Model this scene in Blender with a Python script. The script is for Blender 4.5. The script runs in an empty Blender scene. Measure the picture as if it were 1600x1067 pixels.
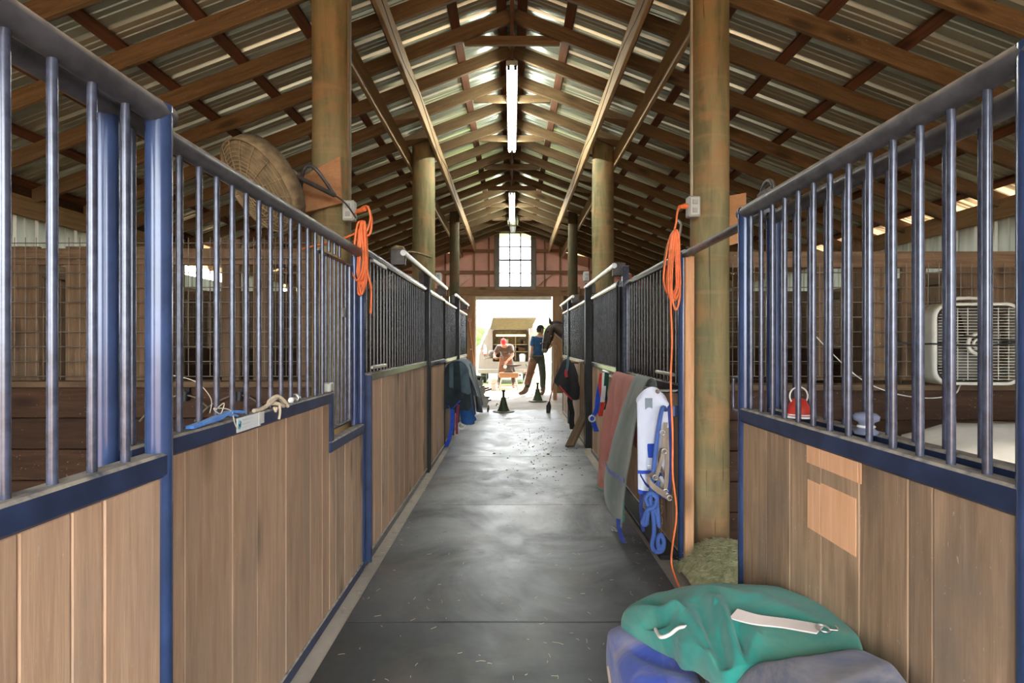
import bpy, math, random
from mathutils import Vector, Matrix
from mathutils import noise as mn

# ------------------------------------------------------------------ camera, sky, sun, exposure
S = bpy.context.scene
COL = S.collection
CAM_H, F = 1.35, 830.0
cam_data = bpy.data.cameras.new('camera')
cam_data.sensor_width = 36.0
cam_data.lens = F / 1600 * 36.0
cam_data.shift_y = 2.5 / 1600
cam_data.clip_start, cam_data.clip_end = 0.05, 500
cam = bpy.data.objects.new('camera', cam_data)
COL.objects.link(cam)
cam.location = (0, 0, CAM_H)
cam.rotation_euler = (math.pi / 2, 0, 0)
S.camera = cam

w = bpy.data.worlds.new('sky')
S.world = w
w.use_nodes = True
wt = w.node_tree
bg = wt.nodes['Background']
bg.inputs['Color'].default_value = (0.93, 0.97, 1.0, 1)
bg.inputs['Strength'].default_value = 5.5
sd = bpy.data.lights.new('sun', 'SUN')
sd.energy = 4.0
sd.angle = math.radians(2.0)
sd.color = (1.0, 0.95, 0.86)
sun = bpy.data.objects.new('sun', sd)
COL.objects.link(sun)
sun.rotation_euler = Vector((0.34, 0.62, 0.85)).to_track_quat('Z', 'Y').to_euler()
S.view_settings.view_transform = 'Standard'
S.view_settings.look = 'None'
S.view_settings.gamma = 1.0
S.view_settings.use_curve_mapping = False
S.view_settings.exposure = 1.42
S.cycles.max_bounces = 10
S.cycles.diffuse_bounces = 7
S.cycles.glossy_bounces = 4
S.cycles.sample_clamp_indirect = 12.0
S.cycles.caustics_reflective = False
S.cycles.caustics_refractive = False

R = random.Random(7)
V = Vector

# ------------------------------------------------------------------ objects, parents, tags
WM = {}

def link(o, parent, M):
    COL.objects.link(o)
    WM[o.name] = M.copy()
    if parent is not None:
        o.parent = parent
        o.matrix_basis = WM[parent.name].inverted() @ M
    else:
        o.matrix_basis = M
    return o

def tag(o, label=None, cat=None, group=None, kind=None):
    if label: o['label'] = label
    if cat: o['category'] = cat
    if group: o['group'] = group
    if kind: o['kind'] = kind
    return o

def thing(name, label, cat, loc=(0, 0, 0), group=None, rz=0.0):
    o = bpy.data.objects.new(name, None)
    o.empty_display_size = 0.1
    link(o, None, Matrix.Translation(V(loc)) @ Matrix.Rotation(rz, 4, 'Z'))
    return tag(o, label, cat, group)

def struct(name, loc=(0, 0, 0)):
    o = bpy.data.objects.new(name, None)
    o.empty_display_size = 0.1
    link(o, None, Matrix.Translation(V(loc)))
    return tag(o, kind='structure')

def put(name, mesh, mat, parent=None, M=None):
    if mesh.users and mesh.materials and mesh.materials[0] is not mat:
        mesh = mesh.copy()
        mesh.materials.clear()
    if not mesh.materials:
        mesh.materials.append(mat)
    return link(bpy.data.objects.new(name, mesh), parent, M if M is not None else Matrix.Identity(4))

CACHE = {}
def cached(key, fn, mat):
    k = (key, mat.name)
    if k not in CACHE:
        me = fn()
        me.materials.append(mat)
        CACHE[k] = me
    return CACHE[k]

class MB:
    """collects simple geometry and links it as one mesh"""
    def __init__(s):
        s.v, s.f, s.sm = [], [], []
    def add(s, vs, fs, smooth=False):
        b = len(s.v)
        s.v += [tuple(p) for p in vs]
        for f in fs:
            s.f.append([i + b for i in f]); s.sm.append(smooth)
    def box(s, c, d, M=None):
        cx, cy, cz = c; x, y, z = d[0] / 2, d[1] / 2, d[2] / 2
        vs = [V((cx + i * x, cy + j * y, cz + k * z)) for i in (-1, 1) for j in (-1, 1) for k in (-1, 1)]
        if M is not None: vs = [M @ p for p in vs]
        s.add(vs, [(0, 1, 3, 2), (4, 6, 7, 5), (0, 4, 5, 1), (2, 3, 7, 6), (0, 2, 6, 4), (1, 5, 7, 3)])
    def cbox(s, c, d, ch=0.004, M=None):
        x, y, z = d[0] / 2, d[1] / 2, d[2] / 2
        ch = min(ch, x * .9, y * .9, z * .9)
        vs, idx = [], {}
        for i in (-1, 1):
            for j in (-1, 1):
                for k in (-1, 1):
                    for a in range(3):
                        p = [i * x, j * y, k * z]
                        for b in range(3):
                            if b != a: p[b] -= (i, j, k)[b] * ch
                        idx[(i, j, k, a)] = len(vs)
                        q = V(p) + V(c)
                        vs.append(M @ q if M is not None else q)
        fs = []
        for a in range(3):
            b, c2 = [q for q in range(3) if q != a]
            for sgn in (-1, 1):
                loop = []
                for (u, v_) in ((-1, -1), (1, -1), (1, 1), (-1, 1)):
                    t = [0, 0, 0]; t[a] = sgn; t[b] = u; t[c2] = v_
                    loop.append(idx[(*t, a)])
                fs.append(loop)
            for u in (-1, 1):
                for v_ in (-1, 1):
                    t0 = [0, 0, 0]; t0[b] = u; t0[c2] = v_
                    t0[a] = -1; t1 = list(t0); t1[a] = 1
                    fs.append([idx[(*t0, b)], idx[(*t1, b)], idx[(*t1, c2)], idx[(*t0, c2)]])
        for i in (-1, 1):
            for j in (-1, 1):
                for k in (-1, 1):
                    fs.append([idx[(i, j, k, a)] for a in range(3)])
        s.add(vs, fs)
    def tube(s, pts, r, n=8, cap=True, closed=False):
        pts = [V(p) for p in pts]
        m = len(pts)
        rs = r if isinstance(r, (list, tuple)) else [r] * m
        vs, fs = [], []
        prev = None
        for i, p in enumerate(pts):
            if closed: t = pts[(i + 1) % m] - pts[i - 1]
            elif i == 0: t = pts[1] - p
            elif i == m - 1: t = p - pts[i - 1]
            else: t = (pts[i + 1] - p).normalized() + (p - pts[i - 1]).normalized()
            if t.length < 1e-9: t = V((0, 0, 1))
            t.normalize()
            if prev is None:
                a = V((0, 0, 1)) if abs(t.z) < .9 else V((1, 0, 0))
                u = t.cross(a).normalized()
            else:
                u = (prev - t * prev.dot(t))
                u = u.normalized() if u.length > 1e-6 else t.orthogonal().normalized()
            prev = u
            v_ = t.cross(u)
            for k in range(n):
                a = 2 * math.pi * k / n
                vs.append(p + (u * math.cos(a) + v_ * math.sin(a)) * rs[i])
        L = m if closed else m - 1
        for i in range(L):
            j = (i + 1) % m
            for k in range(n):
                fs.append((i * n + k, i * n + (k + 1) % n, j * n + (k + 1) % n, j * n + k))
        s.add(vs, fs, True)
        if cap and not closed:
            s.add(vs[:n], [tuple(reversed(range(n)))]); s.add(vs[-n:], [tuple(range(n))])
    def lathe(s, prof, n=20, M=None, cap=True):
        vs, fs = [], []
        for (r, z) in prof:
            for k in range(n):
                a = 2 * math.pi * k / n
                p = V((r * math.cos(a), r * math.sin(a), z))
                vs.append(M @ p if M is not None else p)
        for i in range(len(prof) - 1):
            for k in range(n):
                fs.append((i * n + k, i * n + (k + 1) % n, (i + 1) * n + (k + 1) % n, (i + 1) * n + k))
        s.add(vs, fs, True)
        if cap:
            s.add(vs[:n], [tuple(reversed(range(n)))]); s.add(vs[-n:], [tuple(range(n))])
    def loft(s, rings, cap=True, closed=True, smooth=True):
        n = len(rings[0]); vs = [p for r in rings for p in r]; fs = []
        for i in range(len(rings) - 1):
            for k in range(n if closed else n - 1):
                fs.append((i * n + k, i * n + (k + 1) % n, (i + 1) * n + (k + 1) % n, (i + 1) * n + k))
        if cap and closed:
            fs.append(tuple(reversed(range(n)))); fs.append(tuple(range(len(vs) - n, len(vs))))
        s.add(vs, fs, smooth)
    def grid(s, fn, nu, nv, smooth=True):
        vs = [fn(i / nu, j / nv) for i in range(nu + 1) for j in range(nv + 1)]
        fs = [(i * (nv + 1) + j, (i + 1) * (nv + 1) + j, (i + 1) * (nv + 1) + j + 1, i * (nv + 1) + j + 1) for i in range(nu) for j in range(nv)]
        s.add(vs, fs, smooth)
    def ball(s, c, r, nu=12, nv=8, M=None):
        rr = r if isinstance(r, (tuple, list)) else (r, r, r)
        vs, fs = [], []
        for j in range(1, nv):
            t = math.pi * j / nv
            for i in range(nu):
                a = 2 * math.pi * i / nu
                p = V((rr[0] * math.sin(t) * math.cos(a), rr[1] * math.sin(t) * math.sin(a), -rr[2] * math.cos(t)))
                if M is not None: p = M.to_3x3() @ p
                vs.append(p + V(c))
        b0 = len(vs)
        for zz in (-1, 1):
            p = V((0, 0, zz * rr[2]))
            if M is not None: p = M.to_3x3() @ p
            vs.append(p + V(c))
        for j in range(nv - 2):
            for i in range(nu):
                fs.append((j * nu + i, j * nu + (i + 1) % nu, (j + 1) * nu + (i + 1) % nu, (j + 1) * nu + i))
        for i in range(nu):
            fs.append((b0, (i + 1) % nu, i))
            fs.append((b0 + 1, (nv - 2) * nu + i, (nv - 2) * nu + (i + 1) % nu))
        s.add(vs, fs, True)
    def mesh(s, name='m'):
        me = bpy.data.meshes.new(name)
        me.from_pydata(s.v, [], s.f)
        me.polygons.foreach_set('use_smooth', s.sm)
        me.update()
        return me
    def build(s, name, mat, parent=None, M=None):
        """vertices are world coordinates; the origin moves to the foot of the shape"""
        xs = [p[0] for p in s.v]; ys = [p[1] for p in s.v]; zs = [p[2] for p in s.v]
        o = V(((min(xs) + max(xs)) / 2, (min(ys) + max(ys)) / 2, min(zs)))
        s.v = [(p[0] - o.x, p[1] - o.y, p[2] - o.z) for p in s.v]
        T = Matrix.Translation(o)
        return put(name, s.mesh(name), mat, parent, (M @ T) if M is not None else T)

def frame(p0, p1, up=(0, 0, 1)):
    p0, p1 = V(p0), V(p1)
    x = (p1 - p0).normalized(); u = V(up)
    if abs(x.dot(u.normalized())) > .99: u = V((0, 1, 0))
    z = (u - x * u.dot(x)).normalized(); y = z.cross(x)
    M = Matrix((x, y, z)).transposed().to_4x4()
    M.translation = (p0 + p1) / 2
    return M

def beam(name, p0, p1, wd, ht, mat, parent=None, up=(0, 0, 1), ch=.004):
    """board along local X from p0 to p1, ht is the size along 'up'"""
    L = round((V(p1) - V(p0)).length, 4)
    me = cached(('b', L, round(wd, 4), round(ht, 4), ch), lambda: _cb(L, wd, ht, ch), mat)
    return put(name, me, mat, parent, frame(p0, p1, up))

def _cb(L, wd, ht, ch):
    m = MB(); m.cbox((0, 0, 0), (L, wd, ht), ch); return m.mesh('board')

def pipe(name, p0, p1, r, mat, parent=None, n=12):
    L = round((V(p1) - V(p0)).length, 4)
    def mk():
        m = MB(); m.tube([(-L / 2, 0, 0), (L / 2, 0, 0)], r, n); return m.mesh('pipe')
    return put(name, cached(('p', L, round(r, 4), n), mk, mat), mat, parent, frame(p0, p1))

def arc(c, r, a0, a1, n, ax='xz'):
    out = []
    for i in range(n + 1):
        a = math.radians(a0 + (a1 - a0) * i / n)
        u, v_ = r * math.cos(a), r * math.sin(a)
        out.append(V(c) + (V((u, 0, v_)) if ax == 'xz' else V((0, u, v_)) if ax == 'yz' else V((u, v_, 0))))
    return out

def smooth_path(pts, n=6):
    P = [V(p) for p in pts]; out = []
    for i in range(len(P) - 1):
        a = P[max(i - 1, 0)]; b = P[i]; c = P[i + 1]; d = P[min(i + 2, len(P) - 1)]
        for k in range(n):
            t = k / n
            out.append(.5 * ((2 * b) + (c - a) * t + (2 * a - 5 * b + 4 * c - d) * t * t + (3 * b - a - 3 * c + d) * t ** 3))
    out.append(P[-1]); return out

def at(px, py, Y):
    """a point seen in the photograph, placed at its real distance Y"""
    return V(((px - 800) * Y / F, Y, CAM_H - (py - 536) * Y / F))

# ------------------------------------------------------------------ materials
class NT:
    def __init__(s, name):
        s.m = bpy.data.materials.new(name); s.m.use_nodes = True
        s.t = s.m.node_tree; s.b = s.t.nodes['Principled BSDF']; s._o = None
    def n(s, typ, ins=None, **kw):
        nd = s.t.nodes.new('ShaderNode' + typ)
        for k, v_ in kw.items(): setattr(nd, k, v_)
        for k, v_ in (ins or {}).items(): s.set(nd, k, v_)
        return nd
    def set(s, nd, k, v_):
        if isinstance(v_, bpy.types.NodeSocket): s.t.links.new(v_, nd.inputs[k])
        else: nd.inputs[k].default_value = v_
    def coord(s, scale=(1, 1, 1), rnd=40.0):
        tc = s.n('TexCoord').outputs['Object']
        if rnd:
            oi = s.n('ObjectInfo').outputs['Random']
            mul = s.n('Math', {0: oi, 1: rnd}, operation='MULTIPLY').outputs[0]
            cb = s.n('CombineXYZ', {0: mul, 1: mul, 2: mul}).outputs[0]
            tc = s.n('VectorMath', {0: tc, 1: cb}, operation='ADD').outputs[0]
        return s.n('Mapping', {'Vector': tc, 'Scale': scale}).outputs[0]
    def noise(s, vec, scale, detail=4, rough=.55, dist=0.0):
        return s.n('TexNoise', {'Vector': vec, 'Scale': scale, 'Detail': detail, 'Roughness': rough, 'Distortion': dist}).outputs[0]
    def ramp(s, fac, stops):
        nd = s.n('ValToRGB', {0: fac}); e = nd.color_ramp.elements
        while len(e) < len(stops): e.new(.5)
        for k, (p, c) in enumerate(stops):
            e[k].position = p; e[k].color = (*c, 1) if len(c) == 3 else c
        return nd.outputs[0]
    def fac(s, v_, lo, hi):
        return s.n('MapRange', {0: v_, 1: lo, 2: hi}).outputs[0]
    def mix(s, f, a, b, mode='MIX'):
        nd = s.n('Mix', data_type='RGBA', blend_type=mode)
        for k, v_ in ((0, f), (6, a), (7, b)):
            if isinstance(v_, bpy.types.NodeSocket): s.t.links.new(v_, nd.inputs[k])
            else: nd.inputs[k].default_value = v_ if k == 0 else ((*v_, 1) if len(v_) == 3 else v_)
        return nd.outputs[2]
    def mul(s, a, b):
        return s.n('Math', {0: a, 1: b}, operation='MULTIPLY').outputs[0]
    def vary(s, col, lo=.8, hi=1.15):
        oi = s.n('ObjectInfo').outputs['Random']
        v_ = s.n('MapRange', {0: oi, 3: lo, 4: hi}).outputs[0]
        return s.n('HueSaturation', {'Value': v_, 'Color': col}).outputs[0]
    def bump(s, h, strength=.3, dist=.01):
        s.set(s.b, 'Normal', s.n('Bump', {'Height': h, 'Strength': strength, 'Distance': dist}).outputs[0])
    def out(s, col=None, rough=.6, metal=0.0, spec=.5, **kw):
        if col is not None:
            if not isinstance(col, bpy.types.NodeSocket): col = (*col, 1)
            s.set(s.b, 'Base Color', col)
        s.set(s.b, 'Roughness', rough); s.set(s.b, 'Metallic', metal); s.set(s.b, 'Specular IOR Level', spec)
        for k, v_ in kw.items(): s.set(s.b, k.replace('_', ' '), v_)
        return s.m
    def upness(s):
        nz = s.n('SeparateXYZ', {0: s.n('NewGeometry').outputs['Normal']}).outputs[2]
        return nz

def wood(name, dark, light, grime=None, gamt=.5, grain=(1.0, 14, 14), knots=True, rough=.72, vary=(.74, 1.14), bump=.25, spec=.3):
    N = NT(name)
    v_ = N.coord(grain)
    g = N.noise(v_, 3.0, 6, .6, .4)
    col = N.ramp(g, [(.3, dark), (.7, light)])
    fine = N.noise(N.coord((2, 60, 60)), 4.0, 3)
    col = N.mix(.3, col, N.ramp(fine, [(.35, (.45, .45, .45)), (.65, (1, 1, 1))]), 'MULTIPLY')
    if knots:
        vo = N.n('TexVoronoi', {'Vector': N.coord((1.6, 5.0, 5.0)), 'Scale': 1.0}).outputs['Distance']
        k = N.n('MapRange', {0: vo, 1: .10, 2: .24, 3: .8, 4: 0}).outputs[0]
        col = N.mix(k, col, tuple(c * .35 for c in dark))
    if grime is not None:
        b = N.noise(N.coord((.9, 2.2, 2.2)), 1.7, 5, .6, .5)
        col = N.mix(N.mul(N.fac(b, .45, .72), gamt), col, grime)
        sp = N.noise(N.coord((16, 40, 40)), 3.0, 2)
        col = N.mix(N.mul(N.fac(sp, .70, .76), .5), col, (.62, .55, .46))
    col = N.vary(col, *vary)
    N.bump(g, bump, .006)
    return N.out(col, rough, spec=spec)

def plain(name, col, rough=.6, metal=0.0, spec=.5, var=.12, scale=8.0, dust=None, damt=.8, bump=0.0, **kw):
    N = NT(name)
    g = N.noise(N.coord((1, 1, 1)), scale, 5)
    lo = tuple(c * (1 - var) for c in col); hi = tuple(min(1, c * (1 + var)) for c in col)
    c = N.ramp(g, [(.35, lo), (.65, hi)])
    if dust is not None:
        up = N.fac(N.upness(), .12, .6)
        dn = N.fac(N.noise(N.coord(), 22, 4), .25, .55)
        dfac = N.mul(N.mul(up, dn), damt)
        c = N.mix(dfac, c, dust)
        rough = N.n('MapRange', {0: dfac, 3: rough, 4: .9}).outputs[0]
    if bump: N.bump(g, bump, .01)
    return N.out(c, rough, metal, spec, **kw)

def cloth(name, c1, c2, scale=3.0, weave=140, rough=.85, stain=None, samt=.5, sheen=.2, wamt=.25, vec=(1, 1, 1)):
    N = NT(name)
    g = N.noise(N.coord(vec, 0), scale, 5, .6, .6)
    c = N.ramp(g, [(.33, c1), (.68, c2)])
    if stain is not None:
        st = N.noise(N.coord((1, 1, 1), 0), scale * .8 + 1.3, 6, .65, .8)
        c = N.mix(N.mul(N.fac(st, .48, .66), samt), c, stain)
    wv = N.n('TexWave', {'Vector': N.coord((1, 1, 1), 0), 'Scale': weave, 'Distortion': .3}).outputs[0]
    N.bump(wv, wamt, .002)
    return N.out(c, rough, spec=.25, Sheen_Weight=sheen)

def emit(name, col, strength):
    N = NT(name)
    return N.out((.9, .9, .9), .5, Emission_Color=(*col, 1), Emission_Strength=strength)

TAN = (.46, .39, .29)
M = {}
M['plank'] = wood('stall_plank', (.42, .27, .165), (.64, .44, .29), (.31, .25, .185), .75, (.9, 15, 15))
M['plank_warm'] = wood('stall_plank_warm', (.50, .305, .185), (.70, .465, .30), (.38, .28, .20), .6, (.9, 15, 15))
M['plank_dim'] = wood('dusty_door_plank', (.28, .18, .105), (.50, .335, .21), (.20, .155, .115), .85, (.9, 13, 13))
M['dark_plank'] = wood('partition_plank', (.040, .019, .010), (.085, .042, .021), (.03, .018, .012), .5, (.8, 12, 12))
M['mid_plank'] = wood('weathered_board', (.125, .077, .042), (.235, .150, .082), (.08, .055, .033), .6, (.8, 12, 12))
M['rafter'] = wood('rafter_wood', (.125, .080, .036), (.26, .170, .080), (.10, .062, .03), .5, (.9, 12, 12), rough=.65)
M['purlin'] = wood('purlin_wood', (.13, .055, .028), (.22, .095, .045), None, .5, (.9, 12, 12))
M['girder'] = wood('girder_wood', (.30, .19, .085), (.47, .31, .155), (.2, .12, .05), .35, (.8, 12, 12))
M['orange_board'] = wood('fresh_board', (.46, .235, .11), (.62, .36, .19), (.3, .15, .07), .3, (1, 10, 10))
M['door_post'] = wood('door_post_wood', (.24, .13, .06), (.40, .23, .11), (.15, .09, .05), .5, (.8, 12, 12))
M['gable_stud'] = wood('gable_stud_wood', (.20, .10, .05), (.32, .17, .09), None, .5, (1, 12, 12), knots=False)
M['pink'] = plain('pink_board_insulation', (.80, .43, .33), .6, var=.08, scale=2.5)
M['steel'] = plain('navy_painted_steel', (.058, .070, .108), .20, 0.1, .8, var=.3, scale=30, dust=(.40, .35, .29), damt=1.0)
M['rail_grey'] = plain('dusty_top_rail', (.085, .088, .098), .35, .15, .5, var=.3, scale=20, dust=(.44, .37, .29), damt=1.0)
M['navy'] = plain('navy_rail_paint', (.022, .036, .085), .42, 0.0, .5, var=.3, scale=11, dust=(.42, .36, .28), damt=.9)
M['blue_post'] = plain('blue_post_paint', (.035, .062, .150), .2, 0.05, .6, var=.18, scale=9, dust=(.40, .33, .25), damt=.6)
M['black_steel'] = plain('black_painted_steel', (.020, .023, .026), .20, .1, .8, var=.3, scale=12, dust=(.36, .32, .26), damt=.7)
M['post_black'] = plain('dull_black_post_paint', (.016, .017, .018), .5, 0, .3, var=.3, scale=12)
M['bright_steel'] = plain('bare_bright_steel', (.55, .55, .53), .3, .85, var=.15, dust=(.45, .40, .33), damt=.4)
M['iron'] = plain('dark_iron', (.09, .085, .08), .45, .6, var=.3, dust=(.3, .25, .2), damt=.4)
M['wire'] = plain('galvanised_wire', (.20, .17, .13), .55, .4, var=.2)
M['black'] = plain('black_rubber', (.015, .015, .016), .55, var=.2)
M['white_plastic'] = plain('white_plastic', (.78, .78, .75), .4, var=.05)
M['grey_metal'] = plain('grey_enclosure_metal', (.42, .43, .38), .5, .2, var=.12)
M['orange_cord'] = plain('orange_cord_jacket', (.80, .19, .055), .5, var=.15, scale=20)
M['concrete'] = None

def mk_post(nm='treated_pole', dk=1.0):
    N = NT(nm)
    v_ = N.coord((5, 5, .7), 20)
    g = N.noise(v_, 2.2, 6, .6, .5)
    c = N.ramp(g, [(.28, (.12, .105, .050)), (.5, (.235, .20, .095)), (.72, (.34, .27, .135))])
    bl = N.noise(N.coord((1.2, 1.2, 1.6), 20), 2.2, 5, .6, .8)
    c = N.mix(N.mul(N.fac(bl, .46, .62), .75), c, (.36, .205, .09))
    gr = N.noise(N.coord((2.5, 2.5, .8), 33), 2.0, 4)
    c = N.mix(N.mul(N.fac(gr, .48, .66), .7), c, (.135, .145, .075))
    ring = N.noise(N.coord((.6, .6, 9), 11), 1.6, 4, .6, .4)
    c = N.mix(N.mul(N.fac(ring, .56, .66), .22), c, (.42, .29, .14))
    hz = N.n('SeparateXYZ', {0: N.n('TexCoord').outputs['Object']}).outputs[2]
    ft = N.n('MapRange', {0: hz, 1: .75, 2: .15, 3: 0, 4: .85}).outputs[0]
    c = N.mix(N.mul(ft, N.fac(N.noise(N.coord((4, 4, 1.2), 7), 1.8, 5), .30, .52)), c, (.20, .105, .052))
    crk = N.noise(N.coord((30, 30, 1.0), 3), 1.6, 3)
    c = N.mix(N.mul(N.fac(crk, .67, .71), .7), c, (.05, .04, .02))
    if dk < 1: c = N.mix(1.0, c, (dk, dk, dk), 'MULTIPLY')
    N.bump(g, .4, .01)
    return N.out(c, .75, spec=.25)
M['pole'] = mk_post()
M['dark_pole'] = mk_post('darker_treated_pole', .35)  # same pole material, darkened evenly

def mk_roof():
    N = NT('ribbed_roof_metal')
    g = N.noise(N.coord((.6, 6, 1), 10), 2.0, 4)
    c = N.ramp(g, [(.25, (.58, .63, .50)), (.75, (.66, .70, .58))])
    return N.out(c, .30, .75, .5)
M['roof'] = mk_roof()

def mk_siding():
    N = NT('ribbed_siding_metal')
    g = N.noise(N.coord((6, 6, .6), 10), 2.0, 4)
    c = N.ramp(g, [(.3, (.42, .45, .38)), (.7, (.60, .62, .53))])
    return N.out(c, .5, .3, .5)
M['siding'] = mk_siding()

def mk_floor():
    N = NT('dusty_concrete')
    p = N.coord((1, 1, 1), 0)
    a = N.noise(p, 1.3, 7, .65, .4)
    c = N.ramp(a, [(.3, (.30, .25, .205)), (.7, (.50, .43, .36))])
    b = N.noise(p, 9.0, 5, .6, 1.0)
    c = N.mix(N.mul(N.fac(b, .6, .7), .5), c, (.16, .14, .12))
    N.bump(b, .2, .004)
    return N.out(c, .75, spec=.3)
M['concrete'] = mk_floor()

def mk_mat():
    N = NT('rubber_mat')
    p = N.coord((1, 1, 1), 0)
    wp = N.n('NewGeometry').outputs['Position']
    a = N.noise(wp, 1.1, 7, .62, .7)
    d = N.noise(wp, 4.5, 6, .65, .6)
    # grey dust and painted floor sheen along the middle of the aisle, stronger farther off
    sx = N.n('SeparateXYZ', {0: wp})
    mid = N.n('Math', {0: N.n('Math', {0: sx.outputs[0], 1: -.10}, operation='ADD').outputs[0]}, operation='ABSOLUTE').outputs[0]
    mid = N.n('MapRange', {0: mid, 1: .12, 2: .92, 3: 1, 4: .18}).outputs[0]
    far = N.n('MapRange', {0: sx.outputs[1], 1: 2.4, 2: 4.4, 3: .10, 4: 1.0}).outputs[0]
    dust = N.mul(N.mul(mid, far), N.fac(a, .32, .58))  # mask for both the dust and the painted floor sheen
    c = N.mix(dust, (.020, .021, .023), (.70, .71, .73))
    br = N.noise(wp, 1.9, 5, .6, .8)
    c = N.mix(N.mul(N.fac(br, .52, .70), .42), c, (.17, .125, .085))
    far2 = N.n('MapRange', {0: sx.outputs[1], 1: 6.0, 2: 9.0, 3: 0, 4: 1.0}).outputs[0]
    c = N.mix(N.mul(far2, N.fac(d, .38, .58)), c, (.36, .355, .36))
    dk = N.noise(wp, 14.0, 4, .6, .5)
    c = N.mix(N.mul(N.mul(far, N.fac(dk, .66, .72)), .7), c, (.05, .042, .035))
    r = N.n('MapRange', {0: d, 1: .3, 2: .7, 3: .34, 4: .58}).outputs[0]
    N.bump(d, .25, .006)
    return N.out(c, r, spec=.5)
M['mat'] = mk_mat()

def mk_ground():
    N = NT('dirt_and_grass_ground')
    wp = N.n('NewGeometry').outputs['Position']
    sy = N.n('SeparateXYZ', {0: wp}).outputs[1]
    a = N.noise(wp, 1.2, 6, .6)
    dirt = N.ramp(a, [(.3, (.30, .165, .095)), (.7, (.42, .26, .16))])
    grass = N.ramp(N.noise(wp, 3.0, 6, .7), [(.3, (.12, .16, .05)), (.7, (.28, .32, .12))])
    e = N.n('Math', {0: sy, 1: N.mul(a, 1.2)}, operation='ADD').outputs[0]
    return N.out(N.mix(N.fac(e, 17.2, 18.2), dirt, grass), .9, spec=.2)
M['ground'] = mk_ground()

# ================================================================== THE BUILDING
Y0, Y1 = -2.2, 14.5          # the barn's near and far end
XL, XR = -4.6, 4.7           # outer walls
SL = .38                     # roof slope
def zr(x, z0): return z0 - SL * abs(x)
SHEET, RTOP, RBOT = 4.60, 4.56, 4.42

# ground outside
m = MB(); m.grid(lambda u, v_: V((-150 + 300 * u, -60 + 320 * v_, -.03)), 30, 32)
tag(m.build('ground', M['ground']), kind='structure')

# floor: slab and the rubber mats laid down the aisle
floor = struct('floor')
m = MB(); m.box(((XL + XR) / 2, (Y0 + Y1 + .5) / 2, -.06), (XR - XL, Y1 + .5 - Y0, .12)); m.build('concrete_slab', M['concrete'], floor)
ys = [-.9, .72, 2.55, 4.40, 6.25, 8.10, 9.45, 10.68]
for a, b in zip(ys, ys[1:]):
    beam('rubber_mat', (.045, a + .004, .006), (.045, b - .004, .006), 1.69, .012, M['mat'], floor, ch=.003)
m = MB()
for _ in range(420):                                     # bits of straw on the mats and along the kerb
    y = .9 + 4.5 * R.random() ** 1.3; x = R.uniform(-.85, .95)
    a = R.uniform(0, math.pi); L = R.uniform(.004, .016) * (1.8 if R.random() < .12 else 1); b = R.uniform(-.6, .6)
    p = V((x, y, .0150)); d = V((math.cos(a), math.sin(a), 0)) * L; e = V((math.cos(a + b), math.sin(a + b), 0)) * L
    m.tube([p - d, p, p + e], .0012, 3)
tag(m.build('straw', plain('straw', (.62, .54, .36), .8)), label='loose bits of straw scattered over the black rubber mats', kind='stuff')
m = MB()
for _ in range(170):                                     # trodden dirt crumbs down the middle
    y = R.gauss(6.9, 1.1); x = R.gauss(.35, .28); s_ = R.uniform(.003, .012) * (1.8 if R.random() < .1 else 1)
    if abs(x - .05) < .8 and 4.5 < y < 10:
        m.ball((x, y, .013 + s_ * .2), (s_, s_ * R.uniform(.5, 1), s_ * .35), 5, 4)
tag(m.build('dirt', plain('dirt_crumbs', (.06, .048, .038), .9)), label='dark crumbs of dirt trodden over the middle of the aisle', kind='stuff')

# roof
roof = struct('ceiling')
pw = .915
def roof_sheet():
    prof = []
    y = 0
    while y < pw - .001:                                  # a high rib and two low ribs in each repeat
        r = pw / 4
        prof += [(y, 0), (y + .03, .0), (y + .045, .028), (y + .065, .028), (y + .08, 0),
                 (y + .115, 0), (y + .122, .006), (y + .132, .006), (y + .139, 0), (y + .17, 0), (y + .177, .006), (y + .187, .006), (y + .194, 0)]
        y += r
    prof.append((pw, 0))
    m = MB(); n = len(prof)
    vs = []
    for x in (0, 5.25):
        for (yy, h) in prof: vs.append((x, yy, -SL * x + h))
    m.add(vs, [(i, i + 1, n + i + 1, n + i) for i in range(n - 1)])
    return m.mesh('roof_sheet')
sheet = cached('roof_sheet', roof_sheet, M['roof'])
y = Y0 - .35
while y < Y1 + .4:
    for s_ in (1, -1):
        put('roof_panel', sheet, M['roof'], roof, Matrix.Translation((0, y, SHEET + (.001 if s_ > 0 else 0))) @ Matrix.Diagonal((s_, 1, 1, 1)))
    y += pw
th = math.atan(SL)
rn = V((math.sin(th), 0, math.cos(th)))
ry = 5.09 - .61 * 12
k = 0
rafters_y = []
while ry < Y1 - .1:
    rafters_y.append(ry)
    for s_ in (1, -1):
        zc = (RTOP + RBOT) / 2
        beam('rafter', (s_ * .022, ry, zr(.022, zc)), (s_ * 5.0, ry, zr(5.0, zc)), .038, .131, M['rafter'], roof, (s_ * rn.x, 0, rn.z))
    if k % 2 == 0:
        beam('collar_tie', (-.46, ry + .039, 4.265), (.46, ry + .039, 4.265), .036, .088, M['rafter'], roof)
    ry += .61; k += 1
for s_ in (1, -1):
    for q in range(9):
        x = .10 if q == 0 else .54 + .575 * (q - 1)
        beam('purlin', (s_ * x, Y0 - .3, zr(x, 4.58)), (s_ * x, Y1 + .3, zr(x, 4.58)), .088, .037, M['purlin'], roof, (s_ * rn.x, 0, rn.z))
beam('ridge_board', (0, Y0 - .3, 4.455), (0, Y1 + .3, 4.455), .036, .185, M['purlin'], roof)
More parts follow.
